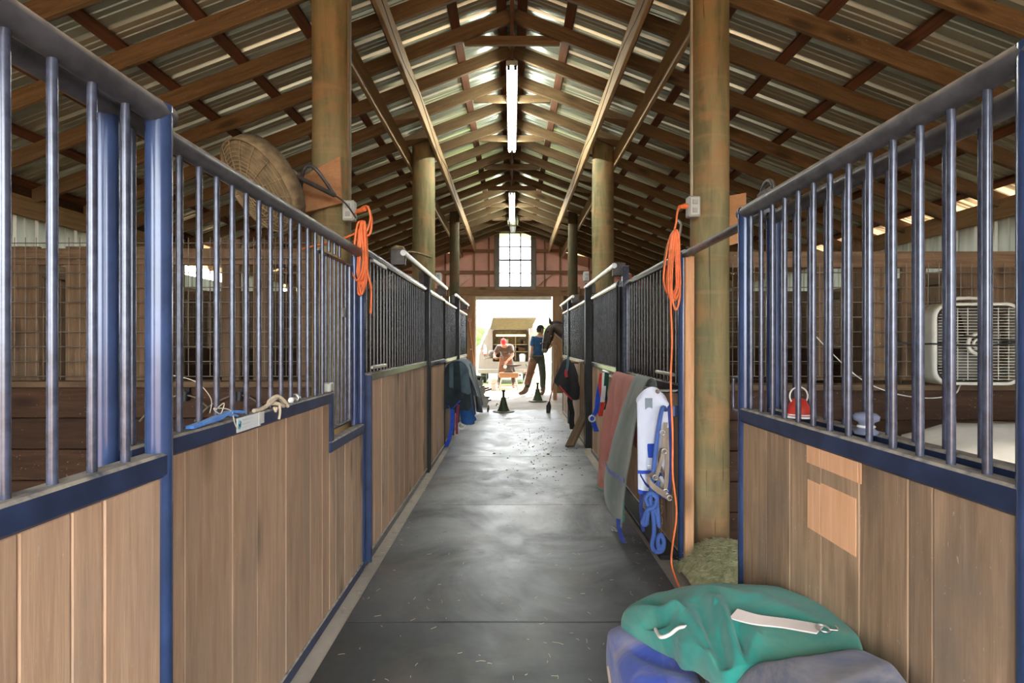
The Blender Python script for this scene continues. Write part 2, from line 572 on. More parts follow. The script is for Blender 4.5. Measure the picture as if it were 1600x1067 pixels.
# long girders on both faces of the pole rows
for s_ in (1, -1):
    for x, z0, name in ((1.0, 3.93, 'girder'), (1.36, 3.78, 'girder')):
        beam(name, (s_ * x, Y0, z0), (s_ * x, Y1 - .06, z0), .038, .21, M['girder'], roof)

# outer walls: boards below, ribbed metal above, eave beam on top
def siding_mesh(L, h):
    m = MB(); prof = []; y = 0
    while y < L - .001:
        prof += [(y, 0), (y + .04, 0), (y + .055, .02), (y + .075, .02), (y + .09, 0), (y + .15, 0), (y + .16, .008), (y + .17, .008), (y + .18, 0)]
        y += .229
    prof.append((y, 0)); n = len(prof)
    m.add([(d, yy, z) for z in (0, h) for (yy, d) in prof], [(i, i + 1, n + i + 1, n + i) for i in range(n - 1)])
    return m.mesh('siding')
def outer_wall(name, x, s_):
    wl = struct(name, (x, 0, 0))
    gaps = [(8.0, 9.5), (10.0, 11.7)] if s_ < 0 else []
    y = Y0
    while y < Y1:
        beam('board', (x, y + .1, 0), (x, y + .1, 2.06), .19, .03, M['mid_plank'], wl, (1, 0, 0))
        y += .2
    me = siding_mesh(1.6, .62)
    y = Y0
    while y < Y1:
        if not any(a - .8 < y + .8 < b + .8 and a < y + .8 < b for a, b in gaps):
            put('metal_siding', me, M['siding'], wl, Matrix.Translation((x + s_ * .03, y, 2.02)))
        else:
            put('metal_siding', cached('sid_short', lambda: siding_mesh(1.6, .30), M['siding']), M['siding'], wl, Matrix.Translation((x + s_ * .03, y, 2.02)))
        y += 1.6
    beam('eave_beam', (x - s_ * .03, Y0, 2.63), (x - s_ * .03, Y1, 2.63), .038, .19, M['girder'], wl)
    if s_ < 0: beam('frieze_board', (x + .0, Y0, 2.80), (x + .0, 7.9, 2.80), .03, .19, M['dark_plank'], wl)
    beam('girt', (x - s_ * .035, Y0, 2.06), (x - s_ * .035, Y1, 2.06), .04, .14, M['mid_plank'], wl)
    for q in range(6):
        yy = -.3 + 3.7 * q
        beam('post', (x - s_ * .12, yy, 0), (x - s_ * .12, yy, 2.75), .14, .14, M['mid_plank'], wl)
outer_wall('wall_left', XL, -1)
outer_wall('wall_right', XR, 1)

# far gable wall with door opening and window
wb = struct('wall_back', (0, Y1, 0))
DL, DR, DT = -1.0, 1.08, 2.60
WX0, WX1, WZ0, WZ1 = -.36, .53, 2.90, 4.34
studs = [-4.2, -3.6, -3.0, -2.42, -1.82, -1.03, -.63, .78, .89 + .02, 1.31, 2.11, 2.7, 3.3, 3.9, 4.3]
studs = [-4.2, -3.6, -3.0, -2.42, -1.82, -1.03, -.63, .89, 1.31, 2.11, 2.7, 3.3, 3.9]
def pan(x0, x1, z0, z1):
    def top(x): return min(z1, zr(x, 4.50))
    if z0 >= min(top(x0), top(x1)) and z0 >= max(top(x0), top(x1)): return
    pts = [(x0, z0), (x1, z0), (x1, max(z0, top(x1)))]
    if x0 < 0 < x1: pts.append((0, top(0)))
    pts.append((x0, max(z0, top(x0))))
    m = MB(); n = len(pts)
    vs = [(x, Y1 + .06, z) for x, z in pts] + [(x, Y1 + .10, z) for x, z in pts]
    m.add(vs, [tuple(range(n)), tuple(reversed(range(n, 2 * n)))] + [(i, n + i, n + (i + 1) % n, (i + 1) % n) for i in range(n)])
    m.build('insulation_panel', M['pink'], wb)
cols = [XL] + studs[:7] + [WX0 - .02] + [WX1 + .02] + studs[7:] + [XR]
rows = [2.76, 3.28, 3.86, 4.6]
for a, b in zip(cols, cols[1:]):
    if abs(a - (WX0 - .02)) < 1e-6:
        pan(a, b, 2.76, WZ0 - .02); pan(a, b, WZ1 + .02, 4.6); continue
    for c, d in zip(rows, rows[1:]): pan(a, b, c, d)
for x in studs:
    beam('stud', (x, Y1 + .01, 2.7), (x, Y1 + .01, zr(x, 4.52)), .038, .09, M['gable_stud'], wb, (0, 1, 0))
for z in rows[1:3]:
    xm = (4.44 - z) / SL
    for a, b in ((-min(4.6, xm), WX0 - .08), (WX1 + .08, min(4.6, xm))):
        beam('girt', (a, Y1 - .04, z), (b, Y1 - .04, z), .038, .085, M['gable_stud'], wb)
beam('header_beam', (-1.75, Y1 - .03, 2.75), (1.85, Y1 - .03, 2.75), .09, .26, M['door_post'], wb)
beam('header_beam', (-4.5, Y1 + .02, 2.74), (-1.4, Y1 + .02, 2.74), .05, .2, M['gable_stud'], wb)
beam('header_beam', (1.5, Y1 + .02, 2.74), (4.6, Y1 + .02, 2.74), .05, .2, M['gable_stud'], wb)
for a, b in ((XL, DL - .3), (DR + .3, XR)):
    n = int((b - a) / .2)
    for i in range(n):
        x = a + (i + .5) * (b - a) / n
        beam('board', (x, Y1 + .05, 0), (x, Y1 + .05, 2.7), (b - a) / n - .006, .03, M['mid_plank'], wb, (0, 1, 0))
# clipped corner sheets left on two of the pink panels, as in the photograph
for x, s_ in ((-1.28, 1), (.83, 1)):
    m = MB(); m.add([(x - .26, Y1 - .005, 3.22), (x + .26, Y1 - .005, 3.22), (x - .2, Y1 - .03, 2.86), (x - .26, Y1 + .02, 3.22), (x + .26, Y1 + .02, 3.22), (x - .2, Y1, 2.86)],
                    [(0, 2, 1), (3, 4, 5), (0, 1, 4, 3), (1, 2, 5, 4), (2, 0, 3, 5)])
    m.build('loose_panel_corner', plain('pale_pink_sheet', (.70, .42, .33), .6), wb)
# gable boards above the door seen as a small dark triangle over the window
dr = struct('door_1', (0, Y1, 0))
pale = plain('pale_door_trim', (.60, .54, .42), .6)
beam('jamb_post', (DL - .17, Y1 - .06, 0), (DL - .17, Y1 - .06, 2.62), .34, .13, M['door_post'], dr, (0, 1, 0))
beam('jamb_post', (DR + .17, Y1 - .06, 0), (DR + .17, Y1 - .06, 2.62), .30, .13, M['door_post'], dr, (0, 1, 0))
beam('head_trim', (DL, Y1 + .02, 2.575), (DR, Y1 + .02, 2.575), .16, .10, pale, dr)
beam('side_trim', (DL + .012, Y1 + .02, 0), (DL + .012, Y1 + .02, 2.53), .025, .12, pale, dr, (0, 1, 0))
wn = struct('window_1', (0, Y1, WZ0))
trim = plain('window_trim_paint', (.20, .185, .15), .6)
for p0, p1 in (((WX0 - .1, WZ0 - .05), (WX1 + .1, WZ0 - .05)), ((WX0 - .1, WZ1 + .05), (WX1 + .1, WZ1 + .05)), ((WX0 - .05, WZ0), (WX0 - .05, WZ1)), ((WX1 + .05, WZ0), (WX1 + .05, WZ1))):
    beam('window_casing', (p0[0], Y1 - .01, p0[1]), (p1[0], Y1 - .01, p1[1]), .14, .10, trim, wn)
wm = (WZ0 + WZ1) / 2
sash = plain('window_sash', (.10, .10, .09), .5)
beam('meeting_rail', (WX0, Y1 + .04, wm), (WX1, Y1 + .04, wm), .04, .05, sash, wn)
gl = NT('window_glass'); gl = gl.out((1, 1, 1), .02, Transmission_Weight=1.0, IOR=1.01)
for r_ in range(4):
    zA = WZ0 + r_ * (WZ1 - WZ0) / 4; zB = WZ0 + (r_ + 1) * (WZ1 - WZ0) / 4
    if r_ in (1, 3): beam('muntin', (WX0, Y1 + .035, zA), (WX1, Y1 + .035, zA), .03, .034, sash, wn)
    for c_ in range(3):
        xA = WX0 + c_ * (WX1 - WX0) / 3; xB = WX0 + (c_ + 1) * (WX1 - WX0) / 3
        beam('pane', (xA, Y1 + .05, (zA + zB) / 2), (xB, Y1 + .05, (zA + zB) / 2), .004, zB - zA, gl, wn, ch=.001)
for c_ in (1, 2):
    x = WX0 + c_ * (WX1 - WX0) / 3
    beam('muntin', (x, Y1 + .035, WZ0), (x, Y1 + .035, WZ1), .034, .03, sash, wn, (0, 1, 0))

# unseen near gable, added to shade the roof: boarded above and beside a wide doorway
wf = struct('wall_front_unseen', (0, Y0, 0))
for i in range(46):
    x = -4.5 + i * .2
    z0 = 0 if abs(x) > 2.7 else 2.9
    if zr(x, 4.4) > z0 + .05: beam('board', (x, Y0 - .02, z0), (x, Y0 - .02, zr(x, 4.42)), .195, .03, M['mid_plank'], wf, (0, 1, 0))

# round treated poles
def pole(label, x, y, r, z1):
    t = thing('timber_pole', label, 'post', (x, y, 0), 'round poles carrying the roof')
    m = MB(); rings = []
    nz = 30
    for i in range(nz + 1):
        z = z1 * i / nz
        rings.append([V((x + (r + .006 * mn.noise(V((math.cos(a) * 2, math.sin(a) * 2, z * 1.3 + x * 7)))) * math.cos(a) * (1 + .02 * (1 - z / z1)),
                         y + (r + .006 * mn.noise(V((math.cos(a) * 2, math.sin(a) * 2, z * 1.3 + x * 7 + y)))) * math.sin(a) * (1 + .02 * (1 - z / z1)), z))
                      for a in [2 * math.pi * k / 28 for k in range(28)]])
    m.loft(rings)
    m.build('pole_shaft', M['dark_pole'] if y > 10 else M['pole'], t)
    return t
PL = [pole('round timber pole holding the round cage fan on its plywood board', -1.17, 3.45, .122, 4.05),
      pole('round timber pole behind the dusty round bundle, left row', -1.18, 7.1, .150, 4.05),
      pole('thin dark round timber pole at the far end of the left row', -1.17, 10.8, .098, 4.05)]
PR = [pole('round timber pole beside the hay and the tall navy stall gate', 1.24, 3.34, .117, 4.05),
      pole('round timber pole standing behind the coloured halters, right row', 1.215, 7.1, .145, 4.05),
      pole('thin dark round timber pole at the far end of the right row', 1.236, 10.8, .098, 4.05)]

# ================================================================== STALL FRONTS
BR = .0088
def front(name, label, cat, x, y0, y1, zmid=1.10, ztop=1.91, paint=None, rail=None, post=None, planks=None, step=.0895, wood_m=None,
          posts=(True, True), group=None, plank_x=0.0, bars_from=None, bars_to=None, rail_h=.052, post_top=None, zb=.055):
    """a stall front or door: steel frame, upright boards below, upright bars above"""
    paint = paint or M['steel']; rail = rail or M['navy']; post = post or M['blue_post']; wood_m = wood_m or M['plank']
    t = thing(name, label, cat, (x, (y0 + y1) / 2, 0), group)
    s_ = 1 if x < 0 else -1                                    # towards the aisle
    pt = post_top or ztop - .01
    ya, yb = y0 + (.028 if posts[0] else 0), y1 - (.028 if posts[1] else 0)
    pipe('top_rail', (x, y0, ztop - .028), (x, y1, ztop - .028), .028, M['rail_grey'] if paint is M['steel'] else paint, t, 16)
    beam('mid_rail', (x, ya, zmid - rail_h / 2), (x, yb, zmid - rail_h / 2), .052, rail_h, rail, t, ch=.006)
    beam('bottom_rail', (x, ya, .028), (x, yb, .028), .05, .054, rail, t, ch=.005)
    for q, yy in ((0, y0 + .028), (1, y1 - .028)):
        if posts[q]: pipe('end_post', (x, yy, .01), (x, yy, pt), .028, post, t, 18)
    # boards
    if planks is None:
        n = max(1, round((yb - ya) / .185)); planks = [ya + (yb - ya) * i / n for i in range(n + 1)]
    for a, b in zip(planks, planks[1:]):
        beam('plank', (x + s_ * plank_x, (a + b) / 2, zb), (x + s_ * plank_x, (a + b) / 2, zmid - rail_h), b - a - .0035, .034 + R.choice((0, .002, .004)), wood_m if R.random() < .6 or wood_m is M['plank_dim'] else M['plank_warm'], t, (s_, 0, 0), ch=.0025)
    y = (bars_from if bars_from is not None else y0 + step)
    end = bars_to if bars_to is not None else y1 - .045
    while y < end:
        pipe('bar', (x, y, zmid - .004), (x, y, ztop - .045), BR, paint, t, 12)
        y += step
    return t

# --- left side ---
LA = front('stall_door', 'sliding stall door with thick navy end post, first on the left wall', 'stall door', -.82, -.15, 1.262, 1.098, 1.912,
           planks=[-.12, .15, .34, .53, .70, .86, .964, 1.039, 1.206], bars_from=.858 - 9 * .0895, plank_x=.004, wood_m=M['plank_warm'], rail_h=.056)
# trolley that hangs the door from its track
m = MB(); m.cbox((-.885, 1.285, 1.925), (.045, .10, .062), .01); m.build('trolley', M['iron'], LA)

LB = thing('stall_front', 'stall front with a stepped-down rail and narrow yoke gate, left wall', 'stall front', (-.903, 2.2, 0))
xb = -.903
pipe('top_rail', (xb, -.2, 1.884), (xb, 3.20, 1.884), .027, M['rail_grey'], LB, 16)
pipe('door_post', (xb - .01, 1.195, .01), (xb - .01, 1.195, 1.87), .026, M['blue_post'], LB, 18)
pipe('end_post', (xb, 3.175, .01), (xb, 3.175, 1.87), .024, M['blue_post'], LB, 16)
beam('mid_rail', (xb, 1.22, 1.083), (xb, 2.60, 1.083), .052, .052, M['navy'], LB, ch=.006)
beam('step_post', (xb, 2.60, .86), (xb, 2.60, 1.109), .052, .05, M['navy'], LB, (0, 1, 0))
beam('step_rail', (xb + .004, 2.57, .845), (xb + .004, 3.15, .845), .052, .055, M['navy'], LB, ch=.006)
beam('bottom_rail', (xb, 1.22, .028), (xb, 3.15, .028), .05, .054, M['navy'], LB, ch=.005)
pl = [1.222, 1.436, 1.68, 1.846, 2.08, 2.33, 2.48, 2.575]
for a, b in zip(pl, pl[1:]):
    beam('plank', (xb, (a + b) / 2, .055), (xb, (a + b) / 2, 1.057), b - a - .0035, .034 + R.choice((0, .003)), M['plank_warm'], LB, (1, 0, 0), ch=.0025)
pl = [2.575, 2.667, 2.81, 2.95, 3.15]
for a, b in zip(pl, pl[1:]):
    beam('plank', (xb, (a + b) / 2, .055), (xb, (a + b) / 2, .818), b - a - .0035, .034 + R.choice((0, .003)), M['plank'], LB, (1, 0, 0), ch=.0025)
y = 1.262
while y < 2.58:
    pipe('bar', (xb, y, 1.10), (xb, y, 1.868), BR, M['steel'], LB, 12); y += .0905
for y in (2.62, 2.70, 2.78):
    pipe('bar', (xb, y, 1.80), (xb, y, 1.868), BR, M['steel'], LB, 10)
gx = -.945
gate = put('yoke_gate', (lambda m: (m.tube([(0, -.27, .0), (0, .25, .0)], .010, 10), m.tube([(0, -.27, -.90), (0, .25, -.90)], .010, 10),
                                    m.tube([(0, -.27, 0), (0, -.27, -.90)], .010, 10), m.tube([(0, .25, 0), (0, .25, -.90)], .016, 10), m.mesh('gate'))[-1])(MB()), M['steel'], LB, Matrix.Translation((gx, 2.84, 1.80)))
for i in range(7):
    pipe('gate_bar', (gx, 2.635 + i * .063, .902), (gx, 2.635 + i * .063, 1.798), .0075, M['steel'], gate, 10)
pipe('hinge_post', (gx + .02, 3.115, .87), (gx + .02, 3.115, 1.86), .017, M['blue_post'], LB, 12)
m = MB(); m.cbox((gx + .012, 2.95, 1.52), (.01, .035, .05), .002); m.build('latch_plate', M['bright_steel'], LB)
m = MB(); m.cbox((xb + .005, 2.585, 1.135), (.05, .06, .045), .006); m.build('rail_cap', M['grey_metal'], LB)

LC = front('stall_front', 'stall front with dark close-set bars between navy and black posts, left wall', 'stall front', -.903, 3.22, 5.52, 1.165, 1.935,
           paint=M['black_steel'], rail=M['steel'], post=M['blue_post'], posts=(False, False), bars_from=3.30)
beam('square_post', (-.89, 5.555, .0), (-.89, 5.555, 2.10), .06, .06, M['post_black'], LC, (0, 1, 0))
beam('rim_strip', (-.875, 3.225, .02), (-.875, 3.225, 1.16), .012, .05, M['navy'], LC, (1, 0, 0))
for z in (1.20, 1.86):
    beam('white_tip_rod', (-.862, 3.27, z), (-.862, 3.62, z), .022, .022, M['bright_steel'], LC)
LD1 = front('stall_door', 'sliding stall door with dark bars hung from the overhead track, left wall', 'stall door', -.885, 5.60, 6.86, 1.15, 1.93,
            paint=M['black_steel'], rail=M['steel'], post=M['post_black'])
LD2 = front('stall_front', 'stall front with dark bars behind the draped stable blanket, left wall', 'stall front', -.903, 6.90, 8.55, 1.14, 1.93,
            paint=M['black_steel'], rail=M['steel'], post=M['post_black'], posts=(True, False), wood_m=M['plank'])
beam('square_post', (-.885, 8.60, 0), (-.885, 8.60, 2.12), .075, .075, M['post_black'], LD2, (0, 1, 0))
LD3 = front('stall_front', 'last stall front with dark bars near the far door, left wall', 'stall front', -.903, 8.66, 10.40, 1.14, 1.93,
            paint=M['black_steel'], rail=M['steel'], post=M['post_black'])
def track(label, x, y0, y1, z, brs):
    t = thing('door_track', label, 'track', (x, y0, z))
    pipe('track_tube', (x, y0, z), (x, y1, z), .024, M['bright_steel'], t, 12)
    s_ = -1 if x < 0 else 1
    for y in brs:
        m = MB(); m.cbox((x + s_ * .05, y, z - .03), (.12, .05, .13), .006); m.build('bracket', M['iron'], t)
    return t
track('bright steel door track above the second stall door, left wall', -.86, 4.20, 6.95, 2.065, (4.25, 5.55, 6.9))
track('bright steel door track above the last stall front, left wall', -.86, 8.15, 10.4, 2.09, (8.6, 10.2))

# --- right side ---
RE = front('stall_door', 'open sliding stall door with a lighter patch on its boards, right wall', 'stall door', .96, .945, 2.215, 1.085, 1.915,
           planks=[.975, 1.19, 1.263, 1.44, 1.62, 1.80, 1.967, 2.187], bars_from=1.073, step=.0885, rail_h=.058, wood_m=M['plank_dim'])
h = MB(); h.tube(smooth_path([(.95, 2.20, 1.205), (.945, 2.25, 1.205), (.943, 2.262, 1.19), (.943, 2.262, 1.08), (.945, 2.25, 1.066), (.95, 2.20, 1.066)], 4), .0065, 8)
h.build('pull_handle', M['steel'], RE)
m = MB(); m.cbox((1.0, 2.08, 1.925), (.045, .10, .05), .01); m.tube(arc((1.0, 2.08, 1.935), .05, 0, 180, 8, 'yz'), .008, 6); m.build('trolley', M['iron'], RE)
RX = front('stall_front', 'fixed stall front of bars standing behind the open sliding door', 'stall front', 1.065, -.3, 2.19, 1.09, 1.89,
           bars_from=.307, step=.0995, planks=None, wood_m=M['mid_plank'])
pipe('top_rail', (1.045, 2.18, 1.884), (1.045, 3.25, 1.884), .022, M['rail_grey'], RX, 14)

RF = front('stall_front', 'stall front with dark bars above the hanging blankets, right wall', 'stall front', 1.06, 3.26, 4.86, 1.09, 1.925,
           paint=M['black_steel'], rail=M['steel'], post=M['blue_post'], posts=(False, False), wood_m=M['plank_warm'])
pipe('blue_post', (1.045, 3.235, .0), (1.045, 3.235, 1.90), .034, M['blue_post'], RF, 18)
beam('black_flat_post', (1.055, 3.30, .0), (1.055, 3.30, 1.88), .03, .04, M['black_steel'], RF, (0, 1, 0))
beam('square_post', (1.045, 4.90, 1.0), (1.045, 4.90, 2.06), .06, .06, M['steel'], RF, (0, 1, 0))
beam('hinge_bracket', (1.02, 3.29, .895), (1.02, 3.29, .965), .10, .035, M['blue_post'], RF, (0, 1, 0))
beam('sill_mat', (.985, 3.28, .025), (.985, 4.9, .025), .14, .03, M['black'], RF)
for z in (1.15,):
    beam('white_tip_rod', (1.02, 3.35, z), (1.02, 3.75, z), .022, .022, M['bright_steel'], RF)
RG = front('stall_door', 'sliding stall door with dark bars behind the bunch of coloured halters', 'stall door', 1.0, 4.94, 6.55, 1.12, 1.93,
           paint=M['black_steel'], rail=M['steel'], post=M['post_black'])
RH0 = front('stall_front', 'narrow stall front with dark bars beside the second right pole', 'stall front', 1.06, 6.6, 7.05, 1.12, 1.93,
            paint=M['black_steel'], rail=M['steel'], post=M['post_black'], posts=(False, True))
beam('square_post', (.985, 6.86, 0), (.985, 6.86, 2.12), .085, .085, M['post_black'], RH0, (0, 1, 0))
RH = front('stall_door', 'pale-boarded stall door behind the hanging black saddle pad', 'stall door', .975, 6.95, 8.9, 1.12, 1.93,
           paint=M['black_steel'], rail=M['steel'], post=M['post_black'], wood_m=M['plank'])
RI = front('stall_front', 'last stall front with dark bars beside the horse, right wall', 'stall front', 1.0, 9.0, 10.25, 1.12, 1.95,
           paint=M['black_steel'], rail=M['steel'], post=M['post_black'], posts=(False, True))
beam('square_post', (.975, 8.95, 0), (.975, 8.95, 2.10), .075, .075, M['post_black'], RI, (0, 1, 0))
track('bright steel door track above the halters, right wall', .965, 5.0, 6.95, 2.08, (5.05, 6.85))
track('bright steel door track beside the horse, right wall', .94, 8.2, 10.2, 2.07, (8.3, 9.95))

# pale patch on the open door's boards: thin pieces in a lighter, more orange tone
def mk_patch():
    N = NT('pale_board_face')
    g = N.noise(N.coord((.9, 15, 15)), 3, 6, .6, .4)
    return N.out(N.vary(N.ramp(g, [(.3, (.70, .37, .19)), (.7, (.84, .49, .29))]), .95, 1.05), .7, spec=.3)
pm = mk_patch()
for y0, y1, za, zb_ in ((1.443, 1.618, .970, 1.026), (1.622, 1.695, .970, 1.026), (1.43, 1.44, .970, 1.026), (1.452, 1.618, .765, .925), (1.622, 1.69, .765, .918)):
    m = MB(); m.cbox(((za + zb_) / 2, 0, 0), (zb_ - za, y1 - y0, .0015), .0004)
    put('pale_patch', m.mesh('patch'), pm, RE, Matrix.Translation((.9405, (y0 + y1) / 2, 0)) @ frame((0, 0, -1), (0, 0, 1), (-1, 0, 0)).to_3x3().to_4x4())

# ================================================================== PARTITIONS BETWEEN STALLS
def partition(label, x0, x1, y, ht, mesh_top, mesh_bot, boards, rail_z, ledge=True):
    t = thing('stall_partition', label, 'partition', ((x0 + x1) / 2, y, 0))
    n = max(3, round(ht / .21))
    for i in range(n):
        z = .02 + (ht - .04) * (i + .5) / n
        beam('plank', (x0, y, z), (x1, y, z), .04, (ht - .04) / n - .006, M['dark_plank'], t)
    if ledge: beam('ledge', (x0, y - .02, ht), (x1, y - .02, ht), .14, .04, M['mid_plank'], t)
    if rail_z: beam('top_beam', (x0, y + .03, rail_z), (x1, y + .03, rail_z), .045, .11, M['mid_plank'], t)
    m = MB()
    xx = x0 + .03
    while xx < x1:
        m.tube([(xx, y - .03, mesh_bot), (xx, y - .03, mesh_top)], .0030, 4, False); xx += .072
    z = mesh_bot
    while z <= mesh_top + .01:
        m.tube([(x0, y - .034, z), (x1, y - .034, z)], .0034, 4, False); z += .098
    tag(m.build('wire_mesh', M['wire'], t), kind='stuff')
    for (a, b, z0, z1) in boards:
        beam('upright_board', ((a + b) / 2, y + .03, z0), ((a + b) / 2, y + .03, z1), b - a, .03, M['mid_plank'], t, (0, 1, 0))
    return t
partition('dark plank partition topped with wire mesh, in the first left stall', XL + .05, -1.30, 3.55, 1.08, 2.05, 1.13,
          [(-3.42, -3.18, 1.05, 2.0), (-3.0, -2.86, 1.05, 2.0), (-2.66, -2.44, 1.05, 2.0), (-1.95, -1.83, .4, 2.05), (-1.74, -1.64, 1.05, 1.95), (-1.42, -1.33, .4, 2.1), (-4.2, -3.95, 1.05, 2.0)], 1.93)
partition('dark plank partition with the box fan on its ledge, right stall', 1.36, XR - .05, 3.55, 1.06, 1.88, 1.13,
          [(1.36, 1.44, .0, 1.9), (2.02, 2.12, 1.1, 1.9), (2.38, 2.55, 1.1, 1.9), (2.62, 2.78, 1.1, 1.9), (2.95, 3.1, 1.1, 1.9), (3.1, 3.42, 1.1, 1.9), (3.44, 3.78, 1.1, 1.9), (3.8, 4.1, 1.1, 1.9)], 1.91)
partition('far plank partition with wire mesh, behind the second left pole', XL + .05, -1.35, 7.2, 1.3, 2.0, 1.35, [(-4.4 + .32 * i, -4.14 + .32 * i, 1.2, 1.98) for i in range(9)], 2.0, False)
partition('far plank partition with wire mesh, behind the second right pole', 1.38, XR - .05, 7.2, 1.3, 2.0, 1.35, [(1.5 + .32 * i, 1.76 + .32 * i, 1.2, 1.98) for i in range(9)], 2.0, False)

# ================================================================== THINGS IN THE NEAR HALF
def fbm(p, o=3):
    s_, a, f = 0, 1, 1
    for _ in range(o):
        s_ += a * mn.noise(V(p) * f); a *= .5; f *= 2.1
    return s_

# ---------------- strip lights under the ridge
tube_glow = emit('lit_tube', (.95, 1.0, .93), 45.0)
def strip(label, y0, y1, z):
    t = thing('strip_light', label, 'strip light', (0, (y0 + y1) / 2, z), 'strip lights under the ridge')
    m = MB(); m.cbox((0, (y0 + y1) / 2, z + .035), (.12, y1 - y0, .05), .008); m.build('housing', M['grey_metal'], t)
    for s_ in (-1, 1):
        pipe('lamp_tube', (s_ * .034, y0 + .05, z - .012), (s_ * .034, y1 - .05, z - .012), .017, tube_glow, t, 10)
        for y in (y0 + .03, y1 - .03):
            m = MB(); m.cbox((s_ * .034, y, z - .006), (.03, .03, .045), .004); m.build('lamp_holder', M['black'], t)
    for y in (y0 + .3, y1 - .3):
        pipe('hanger', (0, y, z + .06), (0, y, 4.365), .005, M['iron'], t, 6)
strip('long lit strip light nearest along the ridge', 5.43, 7.86, 4.185)
strip('lit strip light above the owl figure, farther along the ridge', 10.05, 12.45, 4.185)

# ---------------- owl figure hung in front of the gable window
owl_m = plain('dark_owl_paint', (.085, .08, .05), .6, var=.45, scale=25)
t = thing('owl_decoy', 'dark owl figure on a tapered block hanging before the gable window', 'owl figure', (0.02, 12.4, 3.92))
m = MB()
prof = [(.02, 4.05), (.085, 4.06), (.115, 4.12), (.125, 4.2), (.115, 4.29), (.095, 4.345), (.088, 4.375), (.082, 4.41), (.055, 4.44), (.01, 4.45)]
m.lathe([(r, z) for r, z in prof], 16, Matrix.Translation((.02, 12.4, 0)))
m.build('body', owl_m, t)
for s_ in (-1, 1):
    m = MB(); m.ball((.02 + s_ * .055, 12.34, 4.43), (.018, .02, .04), 8, 6); m.build('ear_tuft', owl_m, t)
    m = MB(); m.ball((.02 + s_ * .036, 12.325, 4.385), (.017, .012, .017), 8, 6); m.build('eye', plain('owl_eye', (.35, .25, .05), .4), t)
    m = MB(); m.ball((.02 + s_ * .115, 12.4, 4.19), (.025, .09, .12), 10, 8); m.build('wing', owl_m, t)
m = MB(); m.tube([(.02, 12.32, 4.37), (.02, 12.29, 4.34)], [.014, .002], 6); m.build('beak', M['iron'], t)
m = MB(); m.lathe([(.075, 3.93), (.105, 4.06)], 4, Matrix.Translation((.02, 12.4, 0)) @ Matrix.Rotation(math.pi / 4, 4, 'Z')); m.build('base_block', plain('grey_base', (.12, .12, .11), .5), t)

# ---------------- cage fan on the first left pole
t = thing('cage_fan', 'big round dust-caked cage fan on an arm from the left timber pole', 'fan', (-1.35, 2.92, 2.24))
nrm = V((-.50, -.64, -.58)).normalized()
FM = frame(V((-1.36, 2.9, 2.215)) - nrm * .5, V((-1.36, 2.9, 2.215)) + nrm * .5, (0, 0, 1)) @ Matrix.Scale(.84, 4)     # local X = blowing direction
fan_dust = plain('fan_dust', (.165, .122, .062), .9, var=.35, scale=18, bump=.3)
cage = plain('dusty_cage_wire', (.30, .225, .12), .8, var=.25)
m = MB()
for k in range(1, 15):
    r = .305 * k / 14; d = .085 * (1 - (r / .305) ** 2.2) + .045
    m.tube([(d, r * math.cos(a), r * math.sin(a)) for a in [2 * math.pi * i / 30 for i in range(30)]], .0026, 4, closed=True)
    m.tube([(-.045 - .075 * (1 - (r / .305) ** 2.2), r * math.cos(a), r * math.sin(a)) for a in [2 * math.pi * i / 30 for i in range(30)]], .0026, 4, closed=True)
for k in range(16):
    a = 2 * math.pi * k / 16
    m.tube([(.085 * (1 - q ** 2.2) + .045, .305 * q * math.cos(a), .305 * q * math.sin(a)) for q in (0, .25, .5, .75, 1)], .003, 4)
    m.tube([(-.045 - .075 * (1 - q ** 2.2), .305 * q * math.cos(a), .305 * q * math.sin(a)) for q in (0, .25, .5, .75, 1)], .003, 4)
put('guard', m.mesh('guard'), cage, t, FM)
m = MB(); n = 40
rings = [[V((x, r * math.cos(2 * math.pi * i / n), r * math.sin(2 * math.pi * i / n))) for i in range(n)] for x, r in ((-.05, .306), (-.05, .314), (.05, .314), (.05, .306), (-.05, .306))]
m.loft(rings, cap=False); put('rim_band', m.mesh('rim'), fan_dust, t, FM)
m = MB()
for k in range(3):
    a0 = 2 * math.pi * k / 3
    def bl(u, v_, a0=a0):
        r = .05 + .235 * u; a = a0 + (v_ - .5) * 1.5 * (.55 + .45 * u)
        return V((.03 * (v_ - .5) * 2, r * math.cos(a), r * math.sin(a)))
    m.grid(bl, 5, 5)
put('blade', m.mesh('blade'), fan_dust, t, FM)
m = MB(); m.lathe([(.02, -.16), (.075, -.15), (.082, -.05), (.06, .02), (.02, .03)], 16, Matrix.Rotation(math.pi / 2, 4, 'Y')); put('motor', m.mesh('motor'), fan_dust, t, FM)
m = MB(); m.loft([[V((.036 + .085 * (1 - (r / .305) ** 2.2) + .006 * fbm((r * 20, i * .5, 1)), r * math.cos(2 * math.pi * i / 24), r * math.sin(2 * math.pi * i / 24))) for i in range(24)] for r in (.001, .05, .10, .15, .2, .25, .30)], cap=False)
put('dust_layer', m.mesh('dust'), fan_dust, t, FM)
PB = V((-1.03, 3.27, 2.17))
pole_end = at(600, 355, 3.28) 
rim = FM @ V((-.02, 0, 0)) + V((.16, .08, .02))
q0, q1, q2 = at(456, 272, 2.98), at(523, 305, 3.16), at(487, 262, 3.12)
pipe('arm', q0, q1, .014, M['iron'], t, 10)
m = MB(); m.tube(smooth_path([q1 + V((0, .0, 0)), q1 + V((-.02, 0, .03)), at(497, 268, 3.1), at(484, 259, 3.1), at(474, 266, 3.1), at(470, 294, 3.06)], 4), .011, 8); m.build('bent_bracket', M['iron'], t)
m = MB(); m.cbox(tuple(q0), (.05, .05, .05), .012); m.build('clamp', M['bright_steel'], t)
